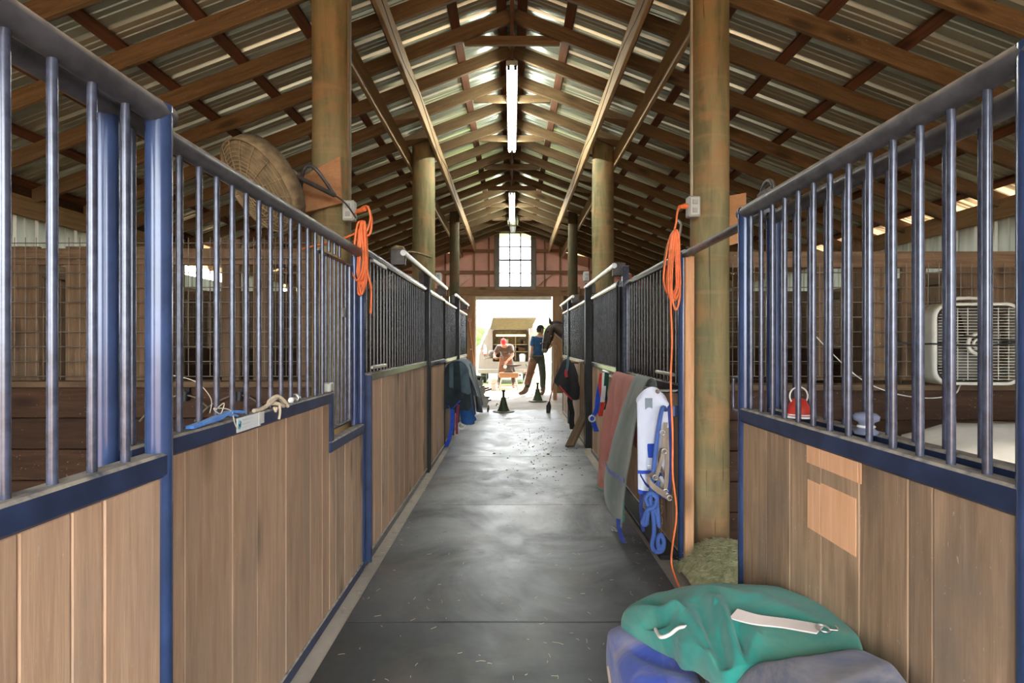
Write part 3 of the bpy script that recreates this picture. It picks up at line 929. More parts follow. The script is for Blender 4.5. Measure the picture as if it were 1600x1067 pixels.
m = MB(); m.tube(smooth_path([q1, at(540, 318, 3.2), at(556, 340, 3.2)], 5), .005, 6); m.build('power_lead', M['black'], t)
pipe('motor_stub', FM @ V((-.15, 0, 0)), q0, .012, M['iron'], t, 8)
def board_quad(name, pts, th_, mat, parent=None, nv=(0, 1, 0)):
    m = MB(); d = V(nv) * th_
    m.add([V(p) for p in pts] + [V(p) + d for p in pts], [(0, 1, 2, 3), (7, 6, 5, 4), (0, 4, 5, 1), (1, 5, 6, 2), (2, 6, 7, 3), (3, 7, 4, 0)])
    return m.build(name, mat, parent)
ply = wood('plywood_face', (.36, .17, .065), (.52, .27, .12), (.3, .15, .07), .3, (1, 4, 4))
b = board_quad('plywood_board', [at(464, 280, 3.24), at(531, 244, 3.30), at(534, 317, 3.30), at(466, 334, 3.24)], .02, ply)
tag(b, 'square plywood board behind the cage fan arm on the left pole', 'board')
b = board_quad('plywood_board', [at(1138, 306, 3.33), at(1166, 301, 3.36), at(1166, 376, 3.36), at(1138, 384, 3.33)], .02, ply)
tag(b, 'small orange plywood board beside the right timber pole, above the gate top', 'board')
b = beam('edge_board', at(1077, 400, 3.19), at(1076, 890, 3.19), .055, .03, M['orange_board'], None, (0, 1, 0))
tag(b, 'narrow upright orange board between blue gate post and right timber pole', 'board')

# ---------------- electrical boxes and the conduit on the right pole
def ebox(label, c, group='outlet boxes on the poles'):
    t = thing('outlet_box', label, 'outlet box', c, group)
    m = MB(); m.cbox(tuple(c), (.075, .06, .125), .006); m.build('case', M['grey_metal'], t)
    m = MB(); m.cbox((c[0], c[1] - .033, c[2]), (.06, .008, .11), .003); m.build('cover', M['grey_metal'], t)
    for dz in (-.025, .025):
        m = MB(); m.cbox((c[0], c[1] - .039, c[2] + dz), (.03, .006, .03), .002); m.build('socket', plain('grey_socket', (.30, .30, .27), .5) if 'grey_socket' not in bpy.data.materials else bpy.data.materials['grey_socket'], t)
    return t
ebox('grey outlet box on the left pole above the hanging orange cord', at(546, 330, 3.30))
ebox('grey outlet box on the right pole above the orange coil', at(1083, 324, 3.22))
ebox('small pale outlet box on the second left pole', at(685, 434, 6.95))
ebox('small pale outlet box on the second right pole', at(916, 432, 6.95))
m = MB(); m.tube([V((1.117, 3.30, 2.22)), V((1.117, 3.30, 3.2)), V((1.115, 3.30, 4.03))], .008, 8)
tag(m.build('conduit', plain('pale_conduit', (.42, .36, .24), .6)), 'thin pale conduit running up the aisle side of the right timber pole', 'conduit')
m = MB(); m.tube([V((-1.052, 3.41, 2.22)), V((-1.052, 3.41, 4.0))], .006, 6)
tag(m.build('conduit', M['pole']), 'thin pale cable stapled up the aisle side of the left timber pole', 'cable')
for s_, lab in ((-1, 'thin dark wire strung along the left roof girder'), (1, 'thin dark wire strung along the right roof girder')):
    m = MB(); m.tube(smooth_path([(s_ * .978, 2.4 + i * .8, 3.93 + .05 * math.sin(i * 2.1 + s_)) for i in range(10)], 4), .004, 5)
    tag(m.build('wire', M['black']), lab, 'wire')

# ---------------- orange cords
def coil(cx, cy, ztop, zlow, n, wdt, seed):
    rr = random.Random(seed); path = []
    for k in range(n):
        zl = zlow + rr.uniform(0, .22) * (ztop - zlow); wk = wdt * rr.uniform(.55, 1.0); dx = rr.uniform(-.015, .015)
        dy = rr.uniform(-.02, .02); zt = ztop - rr.uniform(0, .03)
        zm = ztop - (ztop - zl) * .55; zb = zl + (ztop - zl) * .16
        path += [(cx + dx - .008, cy + dy, zt), (cx + dx - wk * .75, cy + dy, zm), (cx + dx - wk * .8, cy + dy - .01, zb), (cx + dx - wk * .2, cy + dy - .012, zl),
                 (cx + dx + wk * .45, cy + dy - .012, zb), (cx + dx + wk * .55, cy + dy, zm), (cx + dx + .012, cy + dy, zt)]
    return path
a = at(566, 350, 3.14)
m = MB()
m.tube(smooth_path([at(553, 335, 3.25), at(572, 322, 3.12), at(579, 340, 3.12), at(572, 362, 3.12)] + coil(a.x, 3.13, a.z, at(0, 462, 3.13).z, 9, .047, 3) + [at(574, 420, 3.12), at(580, 452, 3.12), at(579, 490, 3.12)], 5), .0068, 7)
m.tube(smooth_path([at(575, 322, 3.12), at(581, 345, 3.13), at(576, 368, 3.13), at(560, 360, 3.13)], 5), .0068, 6)
m.tube(smooth_path([at(560, 362, 3.2), at(538, 372, 3.24), at(508, 380, 3.28), at(470, 389, 3.4)], 5), .006, 6)
oc = m.build('extension_cord', M['orange_cord'])
tag(oc, 'orange extension cord bundled and hung at the left pole', 'cord')
m = MB(); m.tube([at(560, 330, 3.2), at(570, 327, 3.14)], [.016, .012], 8); m.build('plug', M['orange_cord'], oc)
a = at(1053, 372, 3.10)
m = MB()
m.tube(smooth_path([at(1071, 323, 3.16), at(1060, 327, 3.12), at(1056, 350, 3.11)] + coil(a.x, 3.10, a.z + .03, at(0, 488, 3.10).z, 8, .062, 5) + [at(1049, 400, 3.08), at(1048, 470, 3.07), at(1050, 530, 3.06),
        at(1048, 600, 3.06), at(1051, 680, 3.05), at(1051, 740, 3.05), at(1057, 800, 3.04), at(1051, 850, 3.03), at(1049, 880, 3.0), at(1056, 905, 2.98), at(1062, 918, 2.93)], 6), .0062, 7)
oc = m.build('extension_cord', M['orange_cord'])
tag(oc, 'orange extension cord coiled at the right pole, its tail trailing to floor', 'cord')
m = MB(); m.tube([at(1072, 322, 3.16), at(1061, 324, 3.13)], [.018, .012], 8); m.build('plug', M['orange_cord'], oc)
m = MB(); m.tube(smooth_path([at(1060, 344, 3.2), at(1064, 350, 3.16), at(1062, 366, 3.14), at(1058, 376, 3.12)], 4), .007, 6)
tag(m.build('snap_hook', M['bright_steel']), 'bright snap hook hanging from the right outlet box', 'hook')
m = MB(); m.tube(smooth_path([at(1052, 368, 3.3), at(1044, 378, 3.2), at(1039, 396, 3.2), at(1037, 412, 3.2)], 4), .004, 6)
tag(m.build('hanging_wire', plain('olive_wire', (.30, .24, .10), .6)), 'bent olive wire hook beside the coiled orange cord', 'wire')

# ---------------- on the left rail
blue_strap = cloth('blue_webbing', (.05, .20, .62), (.10, .33, .80), 12, 300)
m = MB()
p = smooth_path([(-.885, 1.46, 1.118), (-.888, 1.53, 1.121), (-.886, 1.60, 1.124), (-.889, 1.67, 1.134), (-.883, 1.735, 1.124)], 6)
rings = [[q + V((-.012, 0, .004)), q + V((.012, 0, .004)), q + V((.012, 0, -.004)), q + V((-.012, 0, -.004))] for q in p]
m.loft(rings, smooth=False)
p = smooth_path([(-.878, 1.50, 1.122), (-.880, 1.58, 1.130), (-.882, 1.65, 1.128), (-.885, 1.70, 1.117)], 6)
m.loft([[q + V((-.01, 0, .003)), q + V((.01, 0, .003)), q + V((.01, 0, -.003)), q + V((-.01, 0, -.003))] for q in p], smooth=False)
tag(m.build('webbing_strap', blue_strap), 'bright blue webbing strap lying on the left stall rail', 'strap')
string = plain('pale_string', (.62, .56, .44), .9)
m = MB(); m.tube(smooth_path([(-.892, 1.60, 1.15), (-.889, 1.64, 1.165), (-.889, 1.62, 1.135), (-.889, 1.585, 1.155), (-.88, 1.66, 1.14), (-.872, 1.67, 1.10), (-.873, 1.69, 1.075)], 6), .0018, 6)
m.tube(smooth_path([(-.91, 1.60, 1.14), (-.93, 1.64, 1.18), (-.99, 1.66, 1.23), (-1.1, 1.7, 1.25)], 6), .0013, 5)
tag(m.build('baling_string', string), 'pale string knotted round the blue strap on the left rail', 'string')
m = MB()
rr = random.Random(11)
m.tube(smooth_path([(-.895, 1.87, 1.115), (-.888, 1.93, 1.117), (-.886, 2.0, 1.128), (-.884, 2.05, 1.14), (-.89, 2.11, 1.142), (-.886, 2.16, 1.122), (-.872, 2.12, 1.110), (-.878, 2.06, 1.124), (-.896, 2.02, 1.13), (-.884, 2.08, 1.15), (-.874, 2.14, 1.125), (-.872, 2.17, 1.105)], 7), .0075, 7)
m.tube(smooth_path([(-.874, 2.07, 1.125), (-.871, 2.075, 1.095), (-.872, 2.065, 1.065)], 5), .005, 6)
m.tube(smooth_path([(-.876, 2.02, 1.115), (-.872, 2.03, 1.098), (-.874, 2.045, 1.11)], 5), .005, 6)
rb_ = m.build('rope_bundle', plain('cream_rope', (.66, .55, .40), .9, scale=40)); rb_.scale = (1, .75, 1); rb_.location.y = 1.955
tag(rb_, 'small knotted bundle of cream rope lying on the left rail', 'rope')
m = MB(); m.tube(arc((-.895, 2.19, 1.123), .015, 0, 360, 14, 'xz'), .005, 6); m.tube([(-.895, 2.15, 1.118), (-.895, 2.23, 1.118)], .012, 8)
tag(m.build('snap_clip', M['bright_steel']), 'small metal snap clip on the left rail beside the yoke gate', 'clip')
# name plate taped to the rail
t = thing('name_plate', 'white plate with a teal horse emblem taped to the left rail', 'plate', (-.873, 1.86, 1.06))
pw_, ph_ = .185, .042
white = plain('white_card', (.78, .80, .78), .5, var=.04)
m = MB(); m.cbox((-.8745, 1.835, 1.083), (.0024, .175, .046), .0008); m.build('card', white, t)
m = MB(); m.cbox((-.8740, 1.946, 1.086), (.003, .038, .040), .0008); m.build('taped_tab', plain('grey_card', (.66, .64, .62), .5), t)
m = MB(); m.cbox((-.8730, 1.924, 1.084), (.002, .014, .048), .0006); m.build('tape', plain('frosted_tape', (.72, .70, .66), .35), t)
def flat(pts, x, th_=.0006):
    m = MB(); n = len(pts)
    m.add([(x, y, z) for y, z in pts] + [(x + th_, y, z) for y, z in pts], [tuple(range(n)), tuple(reversed(range(n, 2 * n)))] + [(i, (i + 1) % n, n + (i + 1) % n, n + i) for i in range(n)])
    return m
flat([(1.766 + .0125 * math.cos(a), 1.084 + .0155 * math.sin(a)) for a in [2 * math.pi * i / 24 for i in range(24)]], -.8733).build('emblem_disc', plain('teal_print', (.25, .58, .66), .5), t)
hs = [(-9, -9), (-6.5, -2), (-9.5, 1), (-8, 3.5), (-3, 2.5), (3, 3), (6, 8), (8, 10), (10.5, 6.5), (8.5, 5.5), (7, 0), (5.5, -3), (7, -8), (5, -8.5), (3.5, -4), (-2, -4.5), (-4, -6), (-6.5, -10)]
flat([(1.766 + a * .00105, 1.0835 + b * .00115) for a, b in hs], -.8726).build('horse_emblem', plain('dark_teal_print', (.02, .10, .14), .5), t)
m = MB()
ink = plain('pale_grey_print', (.50, .55, .60), .6)
rr = random.Random(3)
for row, (z, h, n0) in enumerate(((1.096, .0075, 10), (1.083, .006, 13), (1.072, .005, 12))):
    y = 1.787
    for i in range(n0):
        w_ = rr.uniform(.005, .0085); m.cbox((-.8731, y + w_ / 2, z), (.0008, w_, h * .22), .0001)
        m.cbox((-.8731, y + w_ * .3, z), (.0008, .0014, h), .0001)
        y += w_ + .002
        if y > 1.908: break
m.build('faded_print', ink, t)
t.location = (-.873, 1.7826, 1.064); t.scale = (1, .85, 1)

# hooks with cables on the left partition
for k, (px, py) in enumerate(((291, 612), (376, 612))):
    c = at(px, py, 3.50)
    t = thing('snap_hook', ('black bucket hook on the left partition, nearer the blue strap', 'black bucket hook on the left partition, above the cream rope')[k], 'hook', tuple(c))
    m = MB(); m.cbox((c.x, 3.515, c.z), (.03, .02, .12), .006); m.build('plate', M['black'], t)
    m = MB(); m.ball((c.x, 3.49, c.z + .05), .026, 10, 8); m.build('eye_bolt', M['iron'], t)
    m = MB(); m.tube([(c.x, 3.49, c.z - .0), (c.x, 3.48, c.z - .06)], [.03, .02], 8); m.build('snap', M['black'], t)
    m = MB(); m.tube(smooth_path([(c.x - .28, 3.46, c.z - .19), (c.x - .20, 3.47, c.z - .10), (c.x - .07, 3.48, c.z - .03), (c.x, 3.48, c.z - .02), (c.x + .08, 3.48, c.z - .04), (c.x + .17, 3.46, c.z - .10)], 5), .006, 6)
    m.build('bail_wire', M['wire'], t)

# ---------------- right stall: box fan, cable, cups, white bin
FX, FY, FZ = 2.89, 3.37, 1.085
t = thing('box_fan', 'white square box fan strapped upright on the stall ledge', 'fan', (FX, FY, FZ))
def rrect(w_, h_, r, n=5):
    pts = []
    for (sx, sz, a0) in ((1, 1, 0), (-1, 1, 90), (-1, -1, 180), (1, -1, 270)):
        for i in range(n + 1):
            a = math.radians(a0 + 90 * i / n)
            pts.append((sx * (w_ / 2 - r) + r * math.cos(a), sz * (h_ / 2 - r) + r * math.sin(a)))
    return pts
FMx = Matrix.Translation((FX, FY, FZ + .26)) @ Matrix.Rotation(math.radians(-5), 4, 'Z')
shell = plain('off_white_fan_shell', (.60, .60, .52), .5, var=.08, dust=(.35, .28, .16), damt=.9)
m = MB()
def rr_ring(w_, h_, r, y): return [V((x, y, z)) for x, z in rrect(w_, h_, r)]
m.loft([rr_ring(.475, .475, .075, -.085), rr_ring(.51, .51, .09, -.09), rr_ring(.515, .515, .09, -.06), rr_ring(.515, .515, .09, .06), rr_ring(.51, .51, .09, .09), rr_ring(.475, .475, .075, .085), rr_ring(.475, .475, .075, -.085)], cap=False)
put('housing', m.mesh('housing'), shell, t, FMx)
m = MB()
for i in range(1, 26):
    z = -.235 + .47 * i / 26; hw = .232 if abs(z) < .17 else .232 - (abs(z) - .17) * .7
    m.tube([(-hw, -.088, z), (hw, -.088, z)], .0025, 4)
for i in range(1, 8):
    x = -.235 + .47 * i / 8; m.tube([(x, -.084, -.225), (x, -.084, .225)], .003, 4)
put('front_grille', m.mesh('grille'), shell, t, FMx)
m = MB(); m.tube([(.062 * math.cos(a), -.09, .062 * math.sin(a)) for a in [2 * math.pi * i / 20 for i in range(20)]], .011, 6, closed=True)
m.tube([(.03 * math.cos(a), -.09, .03 * math.sin(a)) for a in [2 * math.pi * i / 16 for i in range(16)]], .008, 6, closed=True)
put('grille_hub', m.mesh('hub'), shell, t, FMx)
m = MB()
for k in range(5):
    a0 = 2 * math.pi * k / 5
    m.grid(lambda u, v_, a0=a0: V(((.05 + .16 * u) * math.cos(a0 + (v_ - .5) * 1.1), .02 - .05 * (v_ - .5), (.05 + .16 * u) * math.sin(a0 + (v_ - .5) * 1.1))), 4, 4)
put('blade', m.mesh('blade'), plain('grey_blade', (.10, .095, .08), .6), t, FMx)
m = MB(); m.loft([rr_ring(.47, .47, .07, .075), rr_ring(.01, .01, .004, .074)], cap=False); put('rear_grille', m.mesh('rear'), plain('dark_fan_back', (.05, .04, .03), .9), t, FMx)
m = MB(); m.tube(smooth_path([(-.09, 0, .255), (-.075, 0, .285), (0, 0, .29), (.075, 0, .285), (.09, 0, .255)], 4), .012, 8); put('carry_handle', m.mesh('handle'), shell, t, FMx)
m = MB(); m.tube(smooth_path([(-.46, .05, .01), (-.27, -.0, .0), (-.255, -.1, .0), (0, -.115, -.01), (.255, -.1, .015), (.4, .05, .04)], 5), .006, 6)
m.tube(smooth_path([(-.1, -.11, .05), (.1, -.112, .025), (.255, -.1, .015)], 4), .005, 6)
tag(put('bungee_strap', m.mesh('bungee'), M['black'], None, FMx), 'black elastic strap stretched across the white box fan', 'strap')
m = MB(); m.tube(smooth_path([at(1270, 520, 3.53), at(1300, 552, 3.50), at(1345, 592, 3.46), at(1395, 614, 3.45), at(1450, 622, 3.45), at(1490, 616, 3.44), at(1500, 603, 3.42), at(1506, 594, 3.38)], 6), .004, 6)
tag(m.build('fan_cable', plain('pale_cable', (.62, .60, .55), .6)), 'pale cable drooping along the ledge to the box fan', 'cable')
red = plain('red_plastic', (.62, .05, .035), .4, var=.1)
c = V((1.012, 1.875, 1.088))
t = thing('feed_scoop', 'small red cup with a white wire bail on the right rail', 'cup', tuple(c))
m = MB(); m.lathe([(.040, 0), (.043, .006), (.036, .035), (.024, .062), (.006, .07)], 18, Matrix.Translation(c)); m.build('cup', red, t)
m = MB(); m.lathe([(.0445, .010), (.0445, .014)], 18, Matrix.Translation(c), False); m.lathe([(.0465, .0), (.0465, .006), (.0455, .007)], 18, Matrix.Translation(c)); m.build('white_band', M['white_plastic'], t)
m = MB(); m.tube(arc(c + V((0, 0, .075)), .032, -40, 220, 16, 'xz'), .0028, 6); m.build('bail', M['white_plastic'], t)
c = V((1.02, 1.53, 1.088))
t = thing('glass_insulator', 'small blue-grey ribbed knob standing on the right rail', 'knob', tuple(c))
gm = plain('blue_grey_glaze', (.22, .25, .36), .25, var=.2)
m = MB(); m.lathe([(.030, 0), (.032, .008), (.024, .014), (.018, .022), (.020, .034), (.032, .040), (.034, .052), (.026, .060), (.008, .064)], 18, Matrix.Translation(c)); m.build('knob_body', gm, t)
m = MB(); m.lathe([(.021, .019), (.024, .022), (.021, .026)], 18, Matrix.Translation(c), False); m.build('white_ring', M['white_plastic'], t)
t = thing('shavings_bale', 'big cream sack standing inside the right stall behind the gate', 'sack', (2.55, 2.35, 0))
m = MB()
def sack(u, v_):
    a = 2 * math.pi * u
    z = v_ * 1.0
    cx, sx = math.cos(a), math.sin(a)
    p_ = 4.0
    q = (abs(cx) ** p_ + abs(sx) ** p_) ** (-1 / p_)
    sh = 1 if v_ < .9 else max(0.0, 1 - ((v_ - .9) / .1) ** 2) ** .5
    x = 2.55 + .72 * q * cx * sh; y = 2.35 + .30 * q * sx * sh
    n_ = .03 * fbm((x * 3, y * 3, z * 3))
    return V((x + n_ * cx, y + n_ * sx, min(z, .985) + .02 * fbm((x * 4, y * 4, 2)) * (v_ > .5)))
m.grid(sack, 40, 24)
m.build('sack_body', cloth('cream_sacking', (.62, .56, .45), (.74, .68, .57), 4, 160), t)
t2 = MB(); t2.tube(smooth_path([(2.0, 2.06, .97), (2.4, 2.05, .985), (2.9, 2.05, .98), (3.1, 2.06, .97)], 4), .006, 5); t2.build('seam', string, t)

# ---------------- hay heap by the right pole
m = MB(); rr = random.Random(21)
def heap_h(x, y):
    d = ((x - 1.24) / .26) ** 2 + ((y - 2.98) / .42) ** 2
    return max(0.0, .17 * (1 - d)) + (.03 if d < 1.1 else 0)
m.grid(lambda u, v_: V((.98 + .62 * u, 2.5 + .95 * v_, heap_h(.98 + .62 * u, 2.5 + .95 * v_) + .012 * fbm((u * 9, v_ * 9, 3)))), 16, 20)
for _ in range(2600):
    x = rr.gauss(1.22, .13); y = rr.gauss(2.95, .2)
    if x < 1.0 or x > 1.55: continue
    z = heap_h(x, y) + rr.uniform(.0, .02); a = rr.uniform(0, 6.3); L = rr.uniform(.02, .07); b_ = rr.uniform(-.5, .5); e = rr.uniform(-.35, .45)
    d = V((math.cos(a), math.sin(a), e)) * L * .5; f = V((math.cos(a + b_), math.sin(a + b_), e * .4)) * L * .5
    m.tube([V((x, y, z)) - d, V((x, y, z + .006)), V((x, y, z)) + f], .0016, 3, False)
hayN = NT('hay'); hg = hayN.noise(hayN.coord((1, 1, 1), 0), 26, 4)
hay = hayN.out(hayN.ramp(hg, [(.3, (.30, .30, .14)), (.5, (.52, .52, .29)), (.72, (.72, .70, .45))]), .9)
tag(m.build('hay', hay), 'heap of loose green hay on the floor beside the right pole', 'hay', kind='stuff')

# ================================================================== BLANKETS ON THE RIGHT WALL
def cloth_obj(name, mat, fn, nu, nv, parent=None, th_=.006, sub=1):
    m = MB(); m.grid(fn, nu, nv)
    o = m.build(name, mat, parent)
    s_ = o.modifiers.new('thickness', 'SOLIDIFY'); s_.thickness = th_; s_.offset = 0
    if sub:
        q = o.modifiers.new('smooth', 'SUBSURF'); q.levels = sub; q.render_levels = sub
    return o
t = thing('blanket_rack', 'black steel blanket bar holding rugs on the right wall', 'rack', (.98, 4.0, 1.04))
pipe('bar_rod', (.885, 3.22, 1.055), (.885, 4.78, 1.055), .012, M['black_steel'], t, 10)
for y in (3.26, 4.74): pipe('bracket', (.885, y, 1.055), (1.05, y, 1.055), .012, M['black_steel'], t, 8)

def drape(y0, y1, zt, z_in, z_out, x_bar, bulge, seed, hem=None, fold=.03, nf=3.5, lean=0.0, inner=.10, spread=0.0):
    """cloth hung over the bar: u along the bar, v from the wall-side hem over the top to the aisle-side hem"""
    Lin, Lout = zt - z_in, zt - z_out
    def fn(u, v_):
        y = y0 + (y1 - y0) * u
        zo = z_out + (hem(u) if hem else 0)
        Lo = zt - zo
        s_ = v_ * (Lin + .09 + Lo)
        w_ = mn.noise(V((u * nf + seed, 0, seed)))
        if s_ < Lin:
            k_ = (Lin - s_) / Lin
            return V((x_bar + .02 + inner * min(1, k_ * 3) * .4, y, zt - (Lin - s_)))
        if s_ < Lin + .09:
            a = (s_ - Lin) / .09 * math.pi
            return V((x_bar + .028 * math.cos(a), y, zt + .028 * math.sin(a)))
        d = s_ - Lin - .09; k_ = d / Lo
        f = fold * (math.sin(u * nf * 2 * math.pi + seed + 1.2 * k_) + .8 * w_) * min(1, k_ * 2.2)
        x = x_bar - .028 - bulge * min(1, k_ * 1.2) ** .8 + f - .012 * fbm((y * 4, d * 3, seed))
        return V((x, y + lean * k_ + spread * k_ * u + .3 * f, zt - d))
    return fn
def mk_redmesh():
    N = NT('red_mesh_fabric')
    p = N.coord((1, 1, 1), 0)
    ck = N.n('TexBrick', {'Vector': N.n('Mapping', {'Vector': p, 'Rotation': (0, math.pi / 2, 0)}).outputs[0], 'Scale': 55.0, 'Mortar Size': .03, 'Color1': (.50, .11, .10, 1), 'Color2': (.56, .15, .13, 1), 'Mortar': (.72, .50, .46, 1)}).outputs[0]
    d = N.noise(p, 4.5, 5, .6, .8)
    c = N.mix(N.mul(N.fac(d, .45, .65), .55), ck, (.46, .20, .12))
    c = N.mix(N.mul(N.fac(N.noise(p, 3.1, 5), .56, .68), .5), c, (.70, .47, .36))
    return N.out(c, .85, spec=.2)
redm = mk_redmesh()
green_trim = cloth('green_binding', (.02, .13, .09), (.04, .22, .15), 20, 300)
t = thing('mesh_rug', 'red mesh horse rug with green binding draped over the right wall bar', 'rug', (.85, 4.3, .1))
cloth_obj('cloth', redm, drape(3.74, 4.50, 1.10, .55, .12, .885, .080, 2.0, hem=lambda u: .02 * math.sin(u * 5) - .02, fold=.022, nf=2.4, lean=-.02, spread=.26), 30, 26, t)
fnr = drape(3.74, 4.50, 1.10, .55, .12, .885, .080, 2.0, hem=lambda u: .02 * math.sin(u * 5) - .02, fold=.022, nf=2.4, lean=-.02, spread=.26)
m = MB(); m.tube([fnr(i / 30, 1) for i in range(31)], .010, 6); m.tube([fnr(0, .55 + .45 * i / 16) for i in range(17)], .009, 6); m.build('binding', green_trim, t)
olive = cloth('olive_canvas', (.095, .120, .100), (.155, .18, .145), 3.5, 160, stain=(.19, .165, .115), samt=.7)
t = thing('canvas_rug', 'grey-green canvas rug with a blue strap hanging beside the white rug', 'rug', (.80, 3.6, .2))
fno = drape(3.31, 3.66, 1.12, .6, .26, .872, .150, 5.0, hem=lambda u: -.08 + .02 * u - .03 * math.sin(u * 3), fold=.012, nf=1.1, lean=.02, spread=.40)
cloth_obj('cloth', olive, fno, 24, 26, t)
strapb = cloth('dark_blue_webbing', (.02, .035, .16), (.04, .06, .25), 20, 300)
m = MB(); pts = [fno(i / 10, .80 + .03 * i / 10) + V((-.012, -.004, 0)) for i in range(11)]
m.loft([[q + V((0, 0, .014)), q + V((-.004, 0, .014)), q + V((-.004, 0, -.014)), q + V((0, 0, -.014))] for q in pts], smooth=False); m.build('surcingle', strapb, t)
m = MB(); q = fno(.10, 1.0); pts = smooth_path([q + V((-.01, 0, .05)), q + V((-.005, 0, -.02)), q + V((.02, -.01, -.10))], 4)
m.loft([[p + V((.014, -.01, 0)), p + V((.014, -.006, 0)), p + V((-.014, .01, 0)), p + V((-.014, .006, 0))] for p in pts], smooth=False); m.build('hanging_strap', strapb, t)

whitec = cloth('white_fly_sheet_cloth', (.62, .66, .78), (.76, .79, .88), 3.0, 200, stain=(.55, .55, .60), samt=.4)
bluew = cloth('royal_blue_webbing', (.015, .05, .36), (.03, .09, .50), 20, 300)
t = thing('fly_sheet', 'white sheet with blue straps hanging from the near end of the bar', 'rug', (.88, 3.24, .45))
def fnw(u, v_):
    x = .762 + (.955 - .762 + .012 * math.sin(v_ * 4)) * u
    z = 1.085 - .62 * v_ - .05 * (u - .5) ** 2 * 4 * (1 - v_) - (.04 * u * v_)
    y = 3.245 - .02 * math.sin(u * math.pi) - .025 * math.sin(u * 7 + 1) * v_ - .05 * v_
    if v_ < .08: y += .03 * (1 - v_ / .08); z -= .03 * (2 * u - 1) ** 2
    return V((x - .01 * v_, y, z))
cloth_obj('cloth', whitec, fnw, 16, 24, t)
def ribbon(name, pts, wd, nv_, mat, parent, th_=.005):
    m = MB(); d = V(nv_).normalized() * wd / 2; e = V((0, -1, 0)) * th_
    m.loft([[V(p) + d, V(p) + d + e, V(p) - d + e, V(p) - d] for p in pts], smooth=False)
    return m.build(name, mat, parent)
ribbon('hem_band', [fnw(i / 8, .995) + V((0, -.006, 0)) for i in range(9)], .022, (0, 0, 1), bluew, t)
ribbon('edge_band', [fnw(.97, .05 + .9 * i / 10) + V((0, -.006, 0)) for i in range(11)], .020, (1, 0, 0), strapb, t)
ribbon('belly_band', [fnw(i / 8, .80) + V((0, -.006, 0)) for i in range(9)], .020, (0, 0, 1), bluew, t)
m = MB(); c = fnw(.42, .60); m.cbox((c.x, c.y - .010, c.z), (.052, .010, .085), .004); m.build('strap_pad', bluew, t)
m = MB(); c = fnw(.43, .755); m.tube([(c.x - .025, c.y - .014, c.z + .012), (c.x + .025, c.y - .014, c.z + .012), (c.x + .025, c.y - .014, c.z - .012), (c.x - .025, c.y - .014, c.z - .012)], .004, 6, closed=True); m.build('buckle', M['bright_steel'], t)
m = MB(); c = fnw(.34, .12); m.cbox((c.x, c.y - .004, c.z - .03), (.045, .004, .085), .001); m.build('grey_label', plain('grey_label', (.20, .24, .28), .7), t)
for k, x in enumerate((.785, .815, .84)):
    ribbon('leg_strap', smooth_path([(x, 3.19, .48), (x + .012 * (k - 1), 3.185, .40), (x - .01, 3.18, .30), (x + .004, 3.19, .22 + .04 * k)], 4), .020, (1, 0, 0), (strapb, green_trim, M['black'])[k], t)
ribbon('cross_strap', smooth_path([fnw(.05, .82) + V((0, -.012, 0)), fnw(.35, .93) + V((0, -.02, 0)), fnw(.7, .80) + V((0, -.012, 0))], 5), .018, (0, 0, 1), strapb, t)
for x, z in ((.80, .40), (.835, .385)):
    m = MB(); m.tube([(x - .014, 3.165, z + .02), (x + .014, 3.165, z + .02), (x + .014, 3.165, z - .02), (x - .014, 3.165, z - .02)], .0035, 6, closed=True); m.build('buckle', M['bright_steel'], t)

# blue lead rope with a knot, leather halter, chain
rope_m = None
def mk_rope(name, c1, c2, sc=90):
    N = NT(name)
    wv = N.n('TexWave', {'Vector': N.coord((1, 1, 1), 0), 'Scale': sc, 'Distortion': .6}, bands_direction='DIAGONAL').outputs[0]
    N.bump(wv, .8, .006)
    return N.out(N.ramp(wv, [(.2, c1), (.8, c2)]), .8, spec=.2)
br = mk_rope('blue_rope', (.07, .14, .48), (.17, .30, .78))
m = MB()
P = lambda px, py, Y: at(px, py, Y)
m.tube(smooth_path([P(1040, 640, 3.20), P(1036, 637, 3.14), P(1032, 650, 3.12), P(1026, 690, 3.12), P(1021, 735, 3.11), P(1018, 765, 3.10), P(1017, 785, 3.09), P(1020, 800, 3.08), P(1022, 830, 3.08), P(1019, 850, 3.08), P(1023, 861, 3.07), P(1034, 860, 3.07), P(1037, 848, 3.08), P(1033, 836, 3.08), P(1028, 840, 3.07), P(1029, 856, 3.06), P(1036, 852, 3.06)], 6), .0135, 8)
m.tube(smooth_path([P(1016, 795, 3.08), P(1009, 780, 3.08), P(1016, 770, 3.06), P(1026, 778, 3.06), P(1022, 792, 3.06), P(1012, 796, 3.07), P(1006, 810, 3.08), P(1004, 818, 3.08), P(1010, 818, 3.07), P(1012, 800, 3.06)], 6), .013, 8)
m.tube(smooth_path([P(1020, 790, 3.07), P(1026, 806, 3.08), P(1030, 822, 3.08), P(1026, 770, 3.08), P(1030, 752, 3.09)], 6), .011, 8)
tag(m.build('lead_rope', br), 'blue knotted lead rope hanging in front of the white sheet', 'rope')
leather = plain('worn_tan_leather', (.26, .20, .145), .6, var=.25)
t = thing('halter', 'worn tan leather halter with metal fittings beside the orange cord', 'halter', tuple(P(1036, 760, 3.12)))
def strapp(name, pts, wd, mat, parent, nrm_=(1, 0, 0)): return ribbon(name, smooth_path(pts, 5), wd, nrm_, mat, parent, .006)
strapp('crown_strap', [P(1040, 660, 3.13), P(1037, 690, 3.11), P(1034, 715, 3.10), P(1028, 735, 3.09), P(1024, 750, 3.08)], .022, leather, t)
strapp('cheek_strap', [P(1041, 668, 3.14), P(1042, 700, 3.12), P(1042, 730, 3.11), P(1040, 760, 3.10), P(1036, 770, 3.09)], .024, leather, t)
